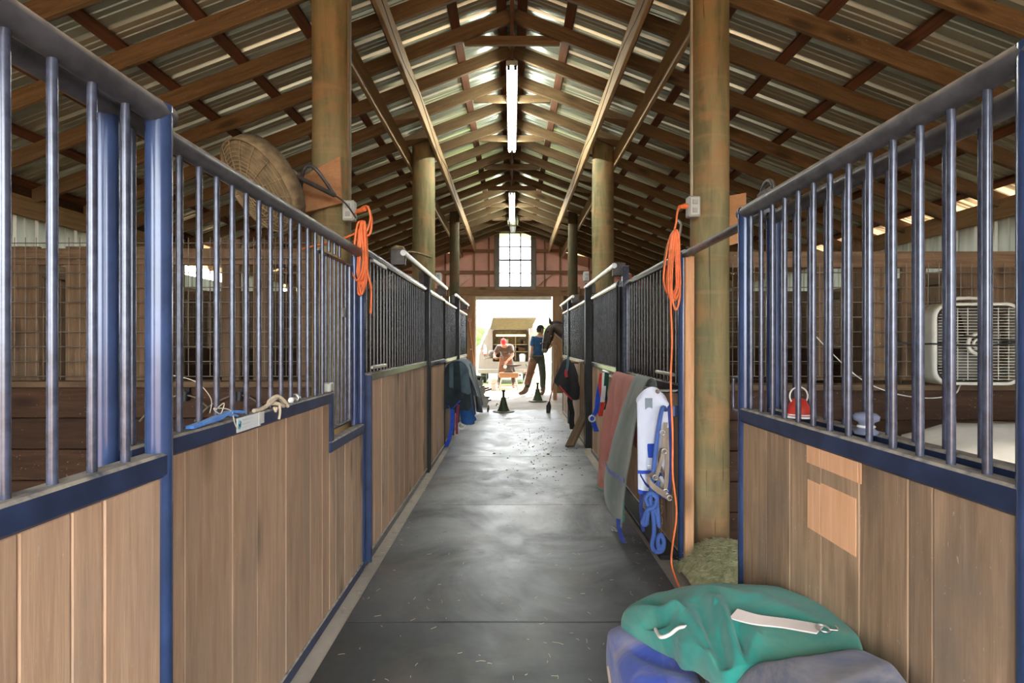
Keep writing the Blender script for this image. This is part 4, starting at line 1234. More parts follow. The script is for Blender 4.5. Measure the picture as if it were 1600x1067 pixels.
strapp('nose_band', [P(1012, 745, 3.06), P(1016, 755, 3.04), P(1026, 764, 3.04), P(1038, 772, 3.05), P(1046, 778, 3.07)], .034, leather, t, (.3, 0, 1))
strapp('nose_band', [P(1012, 745, 3.07), P(1020, 741, 3.10), P(1030, 752, 3.12), P(1038, 766, 3.12)], .03, leather, t, (.3, 0, 1))
strapp('throat_strap', [P(1034, 700, 3.10), P(1030, 720, 3.12), P(1036, 740, 3.13), P(1040, 750, 3.12)], .018, plain('dark_leather', (.10, .065, .045), .5), t)
m = MB()
for (px, py) in ((1035, 676), (1038, 705), (1024, 746), (1046, 778), (1040, 768)):
    c = P(px, py, 3.05); m = MB(); m.tube(arc(c, .014, 0, 330, 10, 'xz'), .004, 6); m.build('halter_ring', M['bright_steel'], t)
m = MB(); c0, c1 = P(1035, 772, 3.11), P(1032, 835, 3.08)
for i in range(22):
    c = c0.lerp(c1, i / 21) + V((.004 * math.sin(i), 0, 0)); m.tube([c + (V((a * .006, b * .0, z * .009)) if i % 2 else V((0, a * .006, z * .009))) for a, b, z in ((1, 0, .6), (1, 0, -.6), (0, 0, -1), (-1, 0, -.6), (-1, 0, .6), (0, 0, 1))], .002, 4, closed=True)
tag(m.build('lead_chain', plain('rusty_chain', (.20, .12, .07), .5, .6)), 'thin rusty chain hanging between blue rope and orange cord', 'chain')
m = MB(); c = at(957, 822, 3.86); m.tube(smooth_path([(.722, 3.86, .016), (.729, 3.82, .022), (.733, 3.78, .018), (.745, 3.77, .018), (.742, 3.80, .02), (.729, 3.815, .022), (.716, 3.80, .018), (.720, 3.775, .018)], 4), .005, 6)
tag(m.build('snap_hook', M['bright_steel']), 'small bright snap lying on the mat below the red rug', 'hook')

# ================================================================== FOLDED RUGS ON THE FLOOR, BOTTOM RIGHT
teal = cloth('teal_canvas', (.018, .215, .175), (.045, .34, .27), 2.6, 220, stain=(.17, .31, .22), samt=.65, vec=(1, 1, 1.6))
roy = cloth('royal_blue_canvas', (.030, .060, .36), (.075, .125, .52), 2.2, 200, stain=(.33, .29, .33), samt=.75)
slate = cloth('slate_canvas', (.075, .085, .15), (.15, .155, .23), 3.0, 200, stain=(.30, .27, .27), samt=.95)

def pile(name, mat, outline, zb, ztop, nr, parent, seed, edge=.22, foldf=None, n=72):
    """closed soft shape: outline of the footprint (smooth), a rounded edge and a top given by ztop(x, y)"""
    P_ = [V((x, y, 0)) for x, y in outline]
    L = len(P_)
    ring0 = []
    for i in range(n):
        t_ = i / n * L; k = int(t_); f = t_ - k
        a, b, c, d = P_[(k - 1) % L], P_[k % L], P_[(k + 1) % L], P_[(k + 2) % L]
        ring0.append(.5 * ((2 * b) + (c - a) * f + (2 * a - 5 * b + 4 * c - d) * f * f + (3 * b - a - 3 * c + d) * f ** 3))
    cen = sum(ring0, V()) / n
    rings = []
    for j in range(nr + 1):
        q = j / nr
        if q < edge:                                     # under-tuck and side wall
            a = q / edge * math.pi / 2
            sc = 1 - .07 * (1 - math.sin(a)); hz = .5 * (1 - math.cos(a)) if False else None
            k_ = math.sin(a)
            sc = .94 + .06 * math.sin(a * 1.7)
            hh = (1 - math.cos(a)) ** .75 * .80
        else:
            g = (q - edge) / (1 - edge)
            sc = (.985) * (1 - g); hh = .80 + .20 * (1 - (1 - min(1, g * 2.2)) ** 2)
        ring = []
        for i, p in enumerate(ring0):
            xy = cen + (p - cen) * sc
            zt = ztop(xy.x, xy.y); z0 = zb(xy.x, xy.y) if callable(zb) else zb
            z = z0 + (zt - z0) * hh
            nz = fbm((xy.x * 5 + seed, xy.y * 5, z * 3), 3)
            side = 1 if q < edge else max(0, 1 - (q - edge) * 2)
            out = (p - cen).normalized()
            v3 = V((xy.x, xy.y, z)) + out * (.010 * nz * side)
            if q > 0: v3.z += .009 * nz
            if foldf: v3 += foldf(xy.x, xy.y, q, i / n, out)
            ring.append(v3)
        rings.append(ring)
    m = MB(); m.loft(rings, cap=True)
    o = m.build(name, mat, parent)
    s_ = o.modifiers.new('smooth', 'SUBSURF'); s_.levels = 1; s_.render_levels = 1
    return o
plane_z = lambda x, y: .409 + .39 * x - .141 * y
def bp(px, py, a=.409, b=.39, c=-.141):
    dx, dz = (px - 800) / F, -(py - 536) / F
    Y = (CAM_H - a) / (b * dx + c - dz); return (dx * Y, Y)
# blue rug, folded underneath, left side
t = thing('folded_rug', 'royal blue dusty rug folded at the bottom of the pile, left side', 'rug', (.5, 1.6, 0), 'folded rugs piled on the floor')
blue_out = [(.385, 2.16), (.375, 1.95), (.365, 1.7), (.355, 1.45), (.38, 1.22), (.46, 1.15), (.54, 1.2), (.585, 1.35), (.60, 1.6), (.64, 1.9), (.62, 2.10), (.52, 2.2)]
cr = random.Random(4)
def crease(lines):
    def f(x, y, q, u, out):
        d = V()
        for (x0, y0, x1, y1, amp, wd) in lines:
            ax, ay = x1 - x0, y1 - y0; L2 = ax * ax + ay * ay
            tt = max(0, min(1, ((x - x0) * ax + (y - y0) * ay) / L2))
            dd = math.hypot(x - x0 - ax * tt, y - y0 - ay * tt)
            d += V((0, 0, amp * math.exp(-(dd / wd) ** 2) * math.sin(math.pi * (.15 + .7 * tt))))
        return d
    return f
pile('rug_body', roy, blue_out, .015, lambda x, y: .27 + .13 * (x - .38) - .05 * (y - 1.5) + .03 * math.exp(-((x - .52) / .12) ** 2 - ((y - 1.55) / .2) ** 2), 26, t, 3.0, .34,
     crease([(.40, 1.95, .56, 1.70, -.025, .025), (.38, 1.7, .52, 1.62, -.02, .02), (.5, 1.45, .7, 1.5, .02, .04)]))
m = MB(); m.tube(smooth_path([(.372, 2.05, .10), (.362, 1.9, .06), (.356, 1.7, .045), (.35, 1.5, .05)], 5), .007, 6); m.build('edge_piping', plain('pale_piping', (.55, .42, .34), .8), t)
# slate rug, right
t = thing('folded_rug', 'slate grey-blue rug folded under the green one, against the right door', 'rug', (.8, 1.3, 0), 'folded rugs piled on the floor')
sl_out = [(.60, 1.62), (.60, 1.35), (.56, 1.12), (.66, .98), (.80, .96), (.905, 1.0), (.922, 1.15), (.918, 1.4), (.915, 1.62), (.90, 1.85), (.76, 1.9), (.66, 1.8)]
pile('rug_body', slate, sl_out, .015, lambda x, y: plane_z(x, y) - .035 + .075 * max(0, min(1, (1.55 - .43 * (x - .6) - y) / .12)), 26, t, 8.0, .30,
     crease([(.70, 1.2, .86, 1.22, .012, .03), (.86, 1.18, .915, 1.28, .018, .02), (.7, 1.05, .9, 1.1, -.02, .03), (.87, 1.1, .91, 1.25, -.018, .02)]))
# teal rug on top
t = thing('folded_rug', 'teal green canvas rug with a white tape lying on top of the pile', 'rug', (.7, 1.7, .3), 'folded rugs piled on the floor')
g_px = [(972, 958), (992, 938), (1035, 922), (1085, 914), (1140, 912), (1205, 912), (1250, 924), (1300, 950), (1338, 980), (1354, 1008), (1345, 1020), (1290, 1024), (1210, 1036), (1155, 1046), (1125, 1048), (1095, 1026), (1062, 1010), (1045, 992), (1010, 980), (984, 972)]
g_out = [bp(*p) for p in g_px]
def gtop(x, y):
    return plane_z(x, y) + .015 + .055 * math.exp(-((x - .70) / .16) ** 2 - ((y - 1.80) / .22) ** 2)
pile('rug_body', teal, g_out, lambda x, y: plane_z(x, y) - .085, gtop, 44, t, 5.0, .24,
     crease([(*bp(1040, 960), *bp(1110, 1035), .045, .020), (*bp(1090, 965), *bp(1130, 1040), -.035, .018), (*bp(1120, 968), *bp(1150, 1035), .030, .018), (*bp(990, 955), *bp(1060, 985), .03, .02), (*bp(1010, 975), *bp(1065, 985), -.04, .014), (*bp(1185, 1005), *bp(1160, 1040), .010, .016), (*bp(1180, 950), *bp(1330, 1000), .012, .03), (*bp(1060, 935), *bp(1160, 960), .014, .03), (*bp(1105, 960), *bp(1125, 1000), .03, .012), (*bp(1118, 985), *bp(1140, 1040), -.03, .010), (*bp(1065, 988), *bp(1105, 1025), -.04, .012), (*bp(1000, 940), *bp(1050, 965), -.018, .012), (*bp(1150, 1000), *bp(1168, 1036), -.03, .009), (*bp(1168, 1000), *bp(1200, 1020), .008, .012)]), n=150)
tape = plain('white_tape', (.74, .64, .58), .8, var=.06)
pts = smooth_path([V((*bp(px, py, .409 + ex_), 0)) for px, py, ex_ in ((1146, 953, .075), (1180, 957, .072), (1230, 965, .055), (1282, 978, .04))], 5)
m = MB()
def tz(x, y): return gtop(x, y) + .012
rings = []
for i, p in enumerate(pts):
    d = (pts[min(i + 1, len(pts) - 1)] - pts[max(i - 1, 0)]).normalized(); nn = V((-d.y, d.x, 0)) * .021
    rings.append([V((p.x + s_ * nn.x, p.y + s_ * nn.y, tz(p.x + s_ * nn.x, p.y + s_ * nn.y) + h_)) for s_, h_ in ((1, 0), (1, .004), (-1, .004), (-1, 0))])
m.loft(rings, smooth=False); m.build('white_tape', tape, t)
x, y = bp(1286, 981, .445)
m = MB(); m.tube([V((x + .016 * math.cos(a), y + .02 * math.sin(a), tz(x, y) + .006)) for a in [2 * math.pi * i / 12 for i in range(12)]], .003, 6, closed=True)
m.tube(smooth_path([V((x + .012, y - .01, tz(x, y) + .008)), V((x + .03, y - .02, tz(x, y) + .012)), V((x + .034, y, tz(x, y) + .012))], 4), .003, 6); m.build('hook', M['bright_steel'], t)
m = MB(); pp = [V((*bp(px, py, .45), 0)) for px, py in ((1024, 978), (1032, 990), (1046, 988), (1060, 981), (1072, 981))]
m.tube(smooth_path([V((p.x, p.y, gtop(p.x, p.y) + .006)) for p in pp], 5), .006, 6); m.build('piping', tape, t)

# ================================================================== THINGS IN THE FAR HALF
def hang_rug(): pass
# left: stable blanket over a swing-out rack
t = thing('stable_blanket', 'dark padded stable blanket with blue lining draped over left rack', 'blanket', (-.75, 7.2, .5))
SB = t
dk = cloth('dark_quilt', (.012, .020, .026), (.030, .045, .055), 5, 160)
gb = cloth('grey_blue_quilt', (.05, .085, .105), (.11, .165, .19), 5, 160)
bl_ = cloth('blue_lining', (.012, .06, .20), (.03, .12, .34), 5, 200)
def arch(y0, y1, xw, xo, zt, zw, zo, seed, bul=0.05, nf=2):
    def fn(u, v_):
        y = y0 + (y1 - y0) * u
        f = .022 * math.sin(u * nf * 6.28 + seed) + .02 * fbm((u * 3, v_ * 3, seed))
        if v_ < .3:
            k = v_ / .3; return V((xw + .02 * f, y, zw + (zt - .12 - zw) * k))
        if v_ < .6:
            a = math.pi * (1 - (v_ - .3) / .3); c = (xw + xo) / 2; r = (xo - xw) / 2
            return V((c + r * math.cos(a), y, zt - .12 + .12 * math.sin(a)))
        k = (v_ - .6) / .4
        return V((xo + bul * k + f * k * 1.5, y + .06 * f, zt - .12 - (zt - .12 - zo - .06 * math.sin(u * 4 + seed)) * k))
    return fn
cloth_obj('outer_shell', gb, arch(6.85, 7.75, -.82, -.58, 1.13, .72, .60, 1.0, .10), 16, 20, t, .012)
cloth_obj('dark_panel', dk, arch(6.78, 7.05, -.855, -.655, 1.115, .50, .47, 2.0, .02), 10, 20, t, .01)
cloth_obj('dark_panel', dk, arch(7.3, 7.9, -.80, -.555, 1.10, .5, .42, 3.0, .10), 12, 18, t, .01)
cloth_obj('blue_panel', bl_, arch(7.1, 7.6, -.70, -.56, .85, .5, .30, 4.0, .02), 10, 14, t, .008)
def near_end(u, v_):
    x = -.868 + .315 * u
    zt = 1.00 + .13 * math.sin(math.pi * min(1, max(0, u))) ** .7
    zb_ = .50 - .06 * math.sin(u * 3.0) + .05 * abs(math.sin(u * 7))
    return V((x + .05 * v_ * (u - .3), 6.80 - .03 * math.sin(u * 9 + 1) * v_ - .03 * math.sin(u * 4), zt + (zb_ - zt) * v_))
cloth_obj('near_fold', dk, near_end, 18, 14, t, .01)
cloth_obj('grey_stripe', gb, lambda u, v_: near_end(.22 + .16 * u, .04 + .5 * v_) + V((0, -.014, 0)), 5, 10, t, .006)
cloth_obj('grey_stripe', gb, lambda u, v_: near_end(.62 + .36 * u + .05 * v_, .02 + .62 * v_) + V((0, -.016, 0)), 6, 12, t, .006)
cloth_obj('blue_panel', bl_, lambda u, v_: V((-.70 + (.09 + .12 * v_) * u + .04 * v_, 6.86 - .02 * math.sin(u * 6), .62 - .30 * v_ + .05 * u * v_ - .05 * math.sin(u * 3) * v_)), 8, 8, t, .008)
m = MB(); m.tube(smooth_path([at(701, 634, 6.75), at(705, 640, 6.75), at(713, 632, 6.75), at(719, 626, 6.75)], 4), .008, 6); m.build('blue_edging', bluew, t)
t = thing('swing_rack', 'black steel swing-out rack under the dark stable blanket, left wall', 'rack', (-.7, 7.3, 1.0))
for x in (-.81, -.62): pipe('rack_rod', (x, 6.8, 1.085 - (.02 if x > -.7 else .07)), (x, 7.95, 1.085 - (.02 if x > -.7 else .07)), .012, M['black_steel'], t, 8)
pipe('bracket', (-.89, 7.4, 1.03), (-.60, 7.4, 1.05), .012, M['black_steel'], t, 8)
ribb = [('lead_rope', 'bright blue lead strap hanging to the floor below the dark blanket', 'rope', [at(707, 640, 6.72), at(706, 665, 6.70), at(702, 685, 6.68), at(697, 698, 6.68)], .05, bluew),
        ('hanging_strap', 'maroon strap hanging below the dark stable blanket', 'strap', [at(716, 632, 6.74), at(714, 655, 6.74), at(714, 678, 6.74)], .032, cloth('maroon_webbing', (.16, .02, .05), (.26, .04, .09), 10, 300)),
        ('hanging_strap', 'black strap hanging between blue and maroon straps on the left', 'strap', [at(709, 640, 6.76), at(709, 660, 6.76), at(708, 680, 6.76)], .03, M['black'])]
for nm, lab, ct, pts, wd, mt in ribb:
    o = ribbon(nm, smooth_path(pts, 5), wd, (1, 0, 0), mt, None, .008); tag(o, lab, ct)
m = MB(); m.tube(arc((-.66, 6.95, .27), .045, 0, 360, 16, 'xz'), .014, 6); m.ball((-.645, 6.94, .285), .02, 8, 6); m.tube([(-.66, 6.95, .31), (-.66, 6.95, .48)], .006, 6)
m.build('round_buckle', M['white_plastic'], SB)

# dusty bundle behind the second left pole, left of it
m = MB(); c = at(622, 394, 6.2); m.ball(tuple(c), (.10, .10, .085), 14, 10)
m.v = [tuple(V(p) + (V(p) - c).normalized() * .02 * fbm((p[0] * 14, p[1] * 14, p[2] * 14))) for p in m.v]
m.tube(smooth_path([c + V((.08, 0, 0)), c + V((.17, .2, .03)), c + V((.27, .75, .06))], 4), .012, 6)
tag(m.build('dusty_bundle', fan_dust), 'dusty brown round bundle on a bracket beside the second left pole', 'bundle')

# right: bunch of halters
t = thing('halter_bundle', 'bunch of red, white, blue and green halters hanging at the right door', 'halters', (.92, 6.1, .6))
redw = cloth('red_webbing', (.50, .03, .02), (.65, .07, .04), 12, 300)
grn = cloth('green_webbing', (.008, .045, .032), (.018, .085, .055), 12, 300)
wht = cloth('white_webbing', (.66, .66, .66), (.78, .78, .78), 12, 300)
for k, (pts, wd, mt) in enumerate((
        ([at(940, 583, 5.4), at(938, 600, 5.36), at(941, 625, 5.34), at(938, 648, 5.36)], .040, redw),
        ([at(944, 582, 5.4), at(943, 610, 5.32), at(941, 628, 5.32)], .042, wht),
        ([at(948, 582, 5.4), at(947, 600, 5.34), at(945, 618, 5.34), at(950, 632, 5.34)], .045, grn),
        ([at(940, 590, 5.42), at(935, 615, 5.36), at(932, 640, 5.34), at(926, 653, 5.34), at(932, 674, 5.36)], .05, bluew),
        ([at(943, 625, 5.34), at(940, 640, 5.33), at(938, 650, 5.33), at(936, 640, 5.35)], .04, redw),
        ([at(946, 640, 5.36), at(949, 632, 5.33), at(952, 622, 5.34)], .045, grn))):
    ribbon('halter_strap', smooth_path(pts, 5), wd, (1, 0, 0), mt, t, .010)
m = MB(); m.tube(arc(at(925, 654, 5.30), .030, 0, 360, 14, 'xz'), .009, 6); m.build('ring', M['bright_steel'], t)
pipe('hook_bar', (.96, 5.3, 1.06), (.96, 5.6, 1.06), .010, M['bright_steel'], t, 8)

# saddle pad on a bar at the pale door
t = thing('saddle_pad', 'black saddle pad with red lining hung over a bar, right wall', 'saddle pad', (.82, 7.6, .5))
blk = cloth('black_felt', (.010, .010, .012), (.028, .028, .030), 6, 160)
rdl = cloth('dark_red_lining', (.35, .02, .03), (.5, .05, .06), 8, 200)
def pad(u, v_):
    # u across (x) v down from the bar on the near face
    k = v_
    xl = .72 - .13 * min(1, k * 1.15) ** .9; xr = .83 + .13 * min(1, k * 1.4) ** .8 - .05 * max(0, k - .75)
    x = xl + (xr - xl) * u
    z = 1.10 - k * (.30 + .25 * min(1, u * 1.5)) + .03 * math.sin(math.pi * u) * (1 - k)
    y = 7.52 - .05 * math.sin(math.pi * u) - .05 * math.sin(k * 2.5) + .02 * math.sin(u * 9) * k
    return V((x, y, z))
cloth_obj('pad_face', blk, pad, 14, 16, t, .02)
def pad2(u, v_):
    p = pad(u, v_); return V((p.x + .05, p.y + .22, p.z - .01 + .02 * math.sin(u * 6)))
cloth_obj('pad_back', blk, pad2, 12, 14, t, .02)
ribbon('red_edge', smooth_path([pad(.42, .30) + V((-.01, -.03, 0)), pad(.38, .45) + V((0, -.03, 0)), pad(.42, .52) + V((0, -.03, 0))], 5), .04, (1, 0, .2), rdl, t)
ribbon('red_edge', smooth_path([pad(.2, .93) + V((0, -.025, 0)), pad(.5, .97) + V((0, -.025, 0)), pad(.7, .98) + V((0, -.025, 0))], 5), .03, (0, 0, 1), rdl, t)
ribbon('grey_spine', smooth_path([pad(.62, .0) + V((0, -.02, .03)), pad(.5, .12) + V((0, -.03, 0)), pad(.42, .34) + V((0, -.03, 0))], 5), .035, (1, 0, 0), gb, t)
pipe('bar', (.70, 7.66, 1.075), (.985, 7.66, 1.065), .014, plain('dark_red_bar', (.10, .02, .02), .5), None, 8)
tag(bpy.data.objects[-1] if False else [o for o in COL.objects if o.name.startswith('bar')][-1], None)
_b = [o for o in COL.objects if o.parent is None and o.name.split('.')[0] == 'bar'][-1]
_b.name = 'saddle_bar'; tag(_b, 'dark red saddle bar poking from the pale stall door', 'bar')
ribbon('girth', smooth_path([(.83, 7.60, .58), (.83, 7.62, .50), (.855, 7.60, .36), (.85, 7.6, .24), (.865, 7.6, .12)], 5), .075, (1, 0, 0), blk, t, .02)
# leaning board
o = beam('leaning_board', (.735, 6.78, .03), (.965, 7.02, .42), .17, .035, M['mid_plank'], None, (-.7, -.3, .5)); tag(o, 'thick wooden board leaning against the right wall below the saddle pad', 'board')
o = beam('leaning_post', (.93, 7.10, .35), (.94, 7.12, 1.10), .055, .04, M['mid_plank'], None, (0, 1, 0)); tag(o, 'upright grey wooden stake beside the black post, right wall', 'stake')
# broom
t = thing('whisk', 'dark stable brush on a thin red handle leaning near the saddle pad', 'broom', (.70, 10.2, 0))
pipe('broom_handle', (.715, 10.18, .22), (.87, 10.0, .95), .011, plain('faded_red_handle', (.32, .10, .08), .5), t, 8)
m = MB(); m.tube([(.715, 10.18, .23), (.705, 10.19, .14), (.695, 10.2, .0)], [.016, .05, .040], 10); m.build('bristles', M['black'], t)

# ---------------- hoof stands
def hoof_stand(label, x, y, sc, mt):
    t = thing('hoof_stand', label, 'hoof stand', (x, y, .0), 'hoof stands')
    T = Matrix.Translation((x, y, .0)) @ Matrix.Scale(sc, 4)
    m = MB(); m.lathe([(.21, .012), (.215, .02), (.20, .03), (.02, .036)], 28, T); m.build('base_disc', M['iron'], t)
    m = MB(); m.lathe([(.125, .03), (.10, .07), (.075, .15), (.052, .24), (.044, .29), (.026, .30)], 18, T); m.build('cone_leg', mt, t)
    m = MB(); m.lathe([(.022, .29), (.022, .40), (.034, .405), (.036, .43), (.02, .44)], 14, T); m.build('foot_rest', M['black'], t)
    m = MB(); m.tube([T @ V((.05, 0, .27)), T @ V((.10, 0, .28)), T @ V((.10, 0, .31))], .008 * sc, 6); m.build('lock_screw', M['iron'], t)
    m = MB(); m.tube([T @ V((-.10, -.04, .16)), T @ V((-.13, -.04, .18)), T @ V((-.14, -.04, .13))], .010 * sc, 6); m.build('side_hook', M['iron'], t)
gm_ = plain('dark_green_cast_iron', (.035, .055, .022), .55, .2, var=.4)
hoof_stand('dark green hoof stand on the grey floor beside the tool cart', -.165, 10.35, 1.0, gm_)
hoof_stand('dark hoof stand on the bright floor beside the standing person', .59, 12.25, 1.0, gm_)

# ---------------- farrier tool cart
t = thing('tool_cart', 'low grey farrier tool cart with tools sticking out', 'tool cart', (-.62, 10.5, 0))
gp = plain('grey_cart_sheet', (.30, .285, .25), .5, .3, var=.2)
def tray(x, y, z, w_, d, h, tilt, name='tray'):
    T = Matrix.Translation((x, y, z)) @ Matrix.Rotation(math.radians(tilt), 4, 'Y')
    m = MB()
    m.cbox((0, 0, 0), (w_, d, .012), .003, T)
    for s_ in (-1, 1):
        m.cbox((s_ * w_ / 2, 0, h / 2), (.012, d, h), .003, T); m.cbox((0, s_ * d / 2, h / 2), (w_, .012, h), .003, T)
    return m.build(name, gp, t)
tray(-.66, 10.5, .17, .36, .36, .12, 4); tray(-.68, 10.5, .36, .30, .34, .12, -6); tray(-.70, 10.5, .52, .24, .30, .09, 0)
m = MB(); m.loft([[V((-.82, y, .1)), V((-.46, y, .10)), V((-.52, y, .30)), V((-.58, y, .46)), V((-.82, y, .56))] for y in (10.31, 10.325)], smooth=False); m.build('side_sheet', gp, t)
for x in (-.80, -.47):
    for y in (10.36, 10.64):
        m = MB(); m.lathe([(.02, -.014), (.042, -.014), (.048, -.006), (.048, .006), (.042, .014), (.02, .014)], 16, Matrix.Translation((x, y, .048)) @ Matrix.Rotation(math.pi / 2, 4, 'Y')); w_ = m.build('wheel', M['black'], t)
        pipe('caster_fork', (x, y, .05), (x, y, .12), .008, M['iron'], t, 6)
for k, (x0, z0, x1, z1) in enumerate(((-.62, .38, -.40, .455), (-.60, .44, -.45, .475), (-.55, .28, -.44, .29), (-.58, .19, -.41, .235))):
    tl = thing('farrier_tool', ('black-handled tool sticking from the middle cart tray', 'upper dark tool sticking from the cart, above the others', 'short dark tool in the lower cart tray', 'blue-handled tool sticking from the bottom cart tray')[k], 'tool', (x1, 10.4, z1))
    pipe('tool_shaft', (x0, 10.42, z0), ((x0 + x1) / 2, 10.42, (z0 + z1) / 2), .008, M['iron'], tl, 8)
    pipe('tool_handle', ((x0 + x1) / 2, 10.42, (z0 + z1) / 2), (x1, 10.42, z1), .014, M['black'] if k != 3 else plain('blue_black_grip', (.02, .03, .10), .5), tl, 8)
t = thing('bench_grinder', 'dark grinder-like machine standing on top of the tool cart', 'machine', (-.72, 10.5, .57))
m = MB(); m.cbox((-.74, 10.5, .60), (.20, .2, .05), .01); m.build('base', M['iron'], t)
m = MB(); m.lathe([(.02, -.11), (.055, -.10), (.06, 0), (.055, .10), (.02, .11)], 14, Matrix.Translation((-.73, 10.5, .66)) @ Matrix.Rotation(math.pi / 2, 4, 'Y')); m.build('motor', M['black_steel'], t)
m = MB(); m.cbox((-.62, 10.48, .69), (.20, .05, .022), .004); m.build('rest_arm', M['black'], t)
m = MB(); m.tube([(-.66, 10.42, .62), (-.63, 10.40, .52), (-.65, 10.40, .42)], .02, 8); m.build('hose', M['bright_steel'], t)

# ---------------- at the far door
m = MB(); m.tube(smooth_path([at(734, 503, 14.3), at(735, 520, 14.3), at(738, 545, 14.3), at(741, 575, 14.3), at(741, 588, 14.32)], 4), .010, 6)
m.tube(arc(at(734, 500, 14.3), .035, 0, 360, 12, 'xz'), .012, 6)
tag(m.build('hanging_line', plain('salmon_cord', (.62, .25, .14), .7)), 'thin salmon-coloured cord hooked on the left door post', 'cord')
m = MB(); m.ball(at(736, 546, 14.34), .022, 8, 6); m.tube([at(736, 546, 14.36), at(736, 546, 14.42)], .01, 6)
tag(m.build('peg', string), 'pale round peg on the left door post, beside the salmon cord', 'peg')
m = MB()
for k in range(3): m.tube(smooth_path([at(867 + k, 572, 13.9), at(864 + k, 585, 13.9), at(866 + k, 600, 13.88), at(870 + k, 604, 13.9), at(872 + k, 588, 13.9), at(868 + k, 572, 13.9)], 5), .014, 6)
tag(m.build('garden_hose', plain('green_hose', (.03, .22, .08), .5)), 'green hose coil hanging on the right door post', 'hose')
m = MB(); m.tube([at(862, 610, 13.7), at(863, 540, 13.9)], .022, 8)
tag(m.build('pale_pole', plain('pale_pole', (.52, .50, .44), .5)), 'pale pole leaning upright against the right door post', 'pole')
o = beam('hitch_post', (1.02, 12.6, 0), (1.02, 12.6, 1.30), .09, .09, M['orange_board'], None, (0, 1, 0)); tag(o, 'short square orange-brown hitch post below the horse neck', 'post')

# ---------------- outside: anvil, bucket, stands, truck
t = thing('anvil', 'dark anvil on a brown block stand in front of the farrier truck', 'anvil', (-.16, 15.5, 0))
AX, AY = -.10, 15.5
m = MB()
def hs_(x0, x1, y, z0, z1): return [V((x0, AY - y, z0)), V((x1, AY - y, z0)), V((x1, AY + y, z0)), V((x0, AY + y, z0))]
m.loft([hs_(AX - .13, AX + .13, .07, .50, 0), hs_(AX - .13, AX + .13, .07, .53, 0), hs_(AX - .06, AX + .06, .045, .58, 0), hs_(AX - .07, AX + .07, .05, .63, 0), hs_(AX - .20, AX + .16, .055, .66, 0), hs_(AX - .22, AX + .16, .055, .72, 0)], smooth=False)
m.build('anvil_body', M['iron'], t)
m = MB(); m.tube([(AX + .14, AY, .69), (AX + .25, AY, .70), (AX + .38, AY, .715)], [.05, .035, .008], 10); m.build('horn', M['iron'], t)
m = MB(); m.tube([(AX - .10, AY - .075, .665), (AX - .10, AY - .085, .665)], .055, 14); m.build('round_mark', M['white_plastic'], t)
m = MB(); m.cbox((AX, AY, .42), (.56, .30, .15), .02); m.build('stand_block', M['orange_board'], t)
m = MB(); m.cbox((AX, AY, .485), (.30, .2, .03), .01); m.build('anvil_pad', M['grey_metal'], t)
legm = plain('pale_stand_leg', (.66, .63, .56), .5)
for sx in (-1, 1):
    for sy in (-1, 1): pipe('leg', (AX + sx * .20, AY + sy * .11, .36), (AX + sx * .27, AY + sy * .2, .0), .022, legm, t, 8)
pipe('cross_bar', (AX - .25, AY - .16, .12), (AX + .25, AY - .16, .12), .015, legm, t, 8)
m = MB(); m.cbox((AX + .33, AY - .12, .42), (.11, .06, .13), .02); m.build('side_box', M['white_plastic'], t)
m = MB(); m.tube([(AX + .33, AY - .15, .42), (AX + .33, AY - .158, .42)], .025, 10); m.build('dark_hole', M['black'], t)
t = thing('bucket', 'white bucket on the dirt beside the anvil stand', 'bucket', (-.55, 15.55, -.02))
m = MB(); m.lathe([(.11, -.02), (.13, .28), (.138, .29), (.138, .31), (.125, .31), (.105, .0)], 22, Matrix.Translation((-.56, 15.55, 0))); m.build('pail', M['white_plastic'], t)
m = MB(); m.tube(arc((-.56, 15.42, .28), .12, 180, 360, 12, 'xz'), .004, 5); m.build('bail', M['wire'], t)
t = thing('vise_stand', 'red-brown work stand with a green vise beside the standing person', 'work stand', (.55, 16.0, 0))
m = MB(); m.loft([[V((.36, y, .50)), V((.70, y, .50)), V((.62, y, .34)), V((.44, y, .34))] for y in (15.85, 16.15)], smooth=False); m.build('box_top', plain('red_brown_paint', (.36, .13, .07), .6), t)
for x0, x1 in ((.42, .33), (.64, .74)):
    for y in (15.88, 16.12): pipe('leg', (x0, y, .36), (x1, y, -.01), .02, legm, t, 8)
m = MB(); m.cbox((.55, 16.0, .55), (.10, .12, .10), .02); m.tube([(.42, 16.0, .72), (.50, 16.0, .60), (.56, 16.0, .55)], [.02, .035, .04], 8); m.build('vise', plain('green_cast', (.08, .22, .16), .5), t)

# truck: pale body with an open rear full of shelves
TY = 18.0
t = thing('farrier_truck', 'pale farrier truck with its rear hatch raised over lit tool shelves', 'truck', (-.25, TY, 0))
pw_m = plain('pale_truck_paint', (.235, .225, .195), .35, .0, .5, var=.05)
dk_in = plain('shelf_interior', (.34, .31, .22), .7, var=.3)
x0, x1 = -1.15, .66
def body_ring(y, s_=1.0):
    return [V((x0, y, .34)), V((x1, y, .34)), V((x1, y, .95)), (V((x1 - .10, y, 2.02))), V((x1 - .25, y, 2.12)), V((x0 + .62, y, 2.12)), V((x0 + .44, y, 2.02)), V((x0 + .03, y, .95))]
m = MB()
rear, rr2 = body_ring(TY), body_ring(TY + .02)
n = 8
ox0, ox1, oz0, oz1 = -.66, .56, .72, 1.80
hole = [V((ox0, TY, oz0)), V((ox1, TY, oz0)), V((ox1, TY, oz0 + .3)), V((ox1, TY, oz1 - .05)), V((ox1 - .05, TY, oz1)), V((ox0 + .05, TY, oz1)), V((ox0, TY, oz1 - .05)), V((ox0, TY, oz0 + .3))]
hole2 = [p + V((0, .9, 0)) for p in hole]
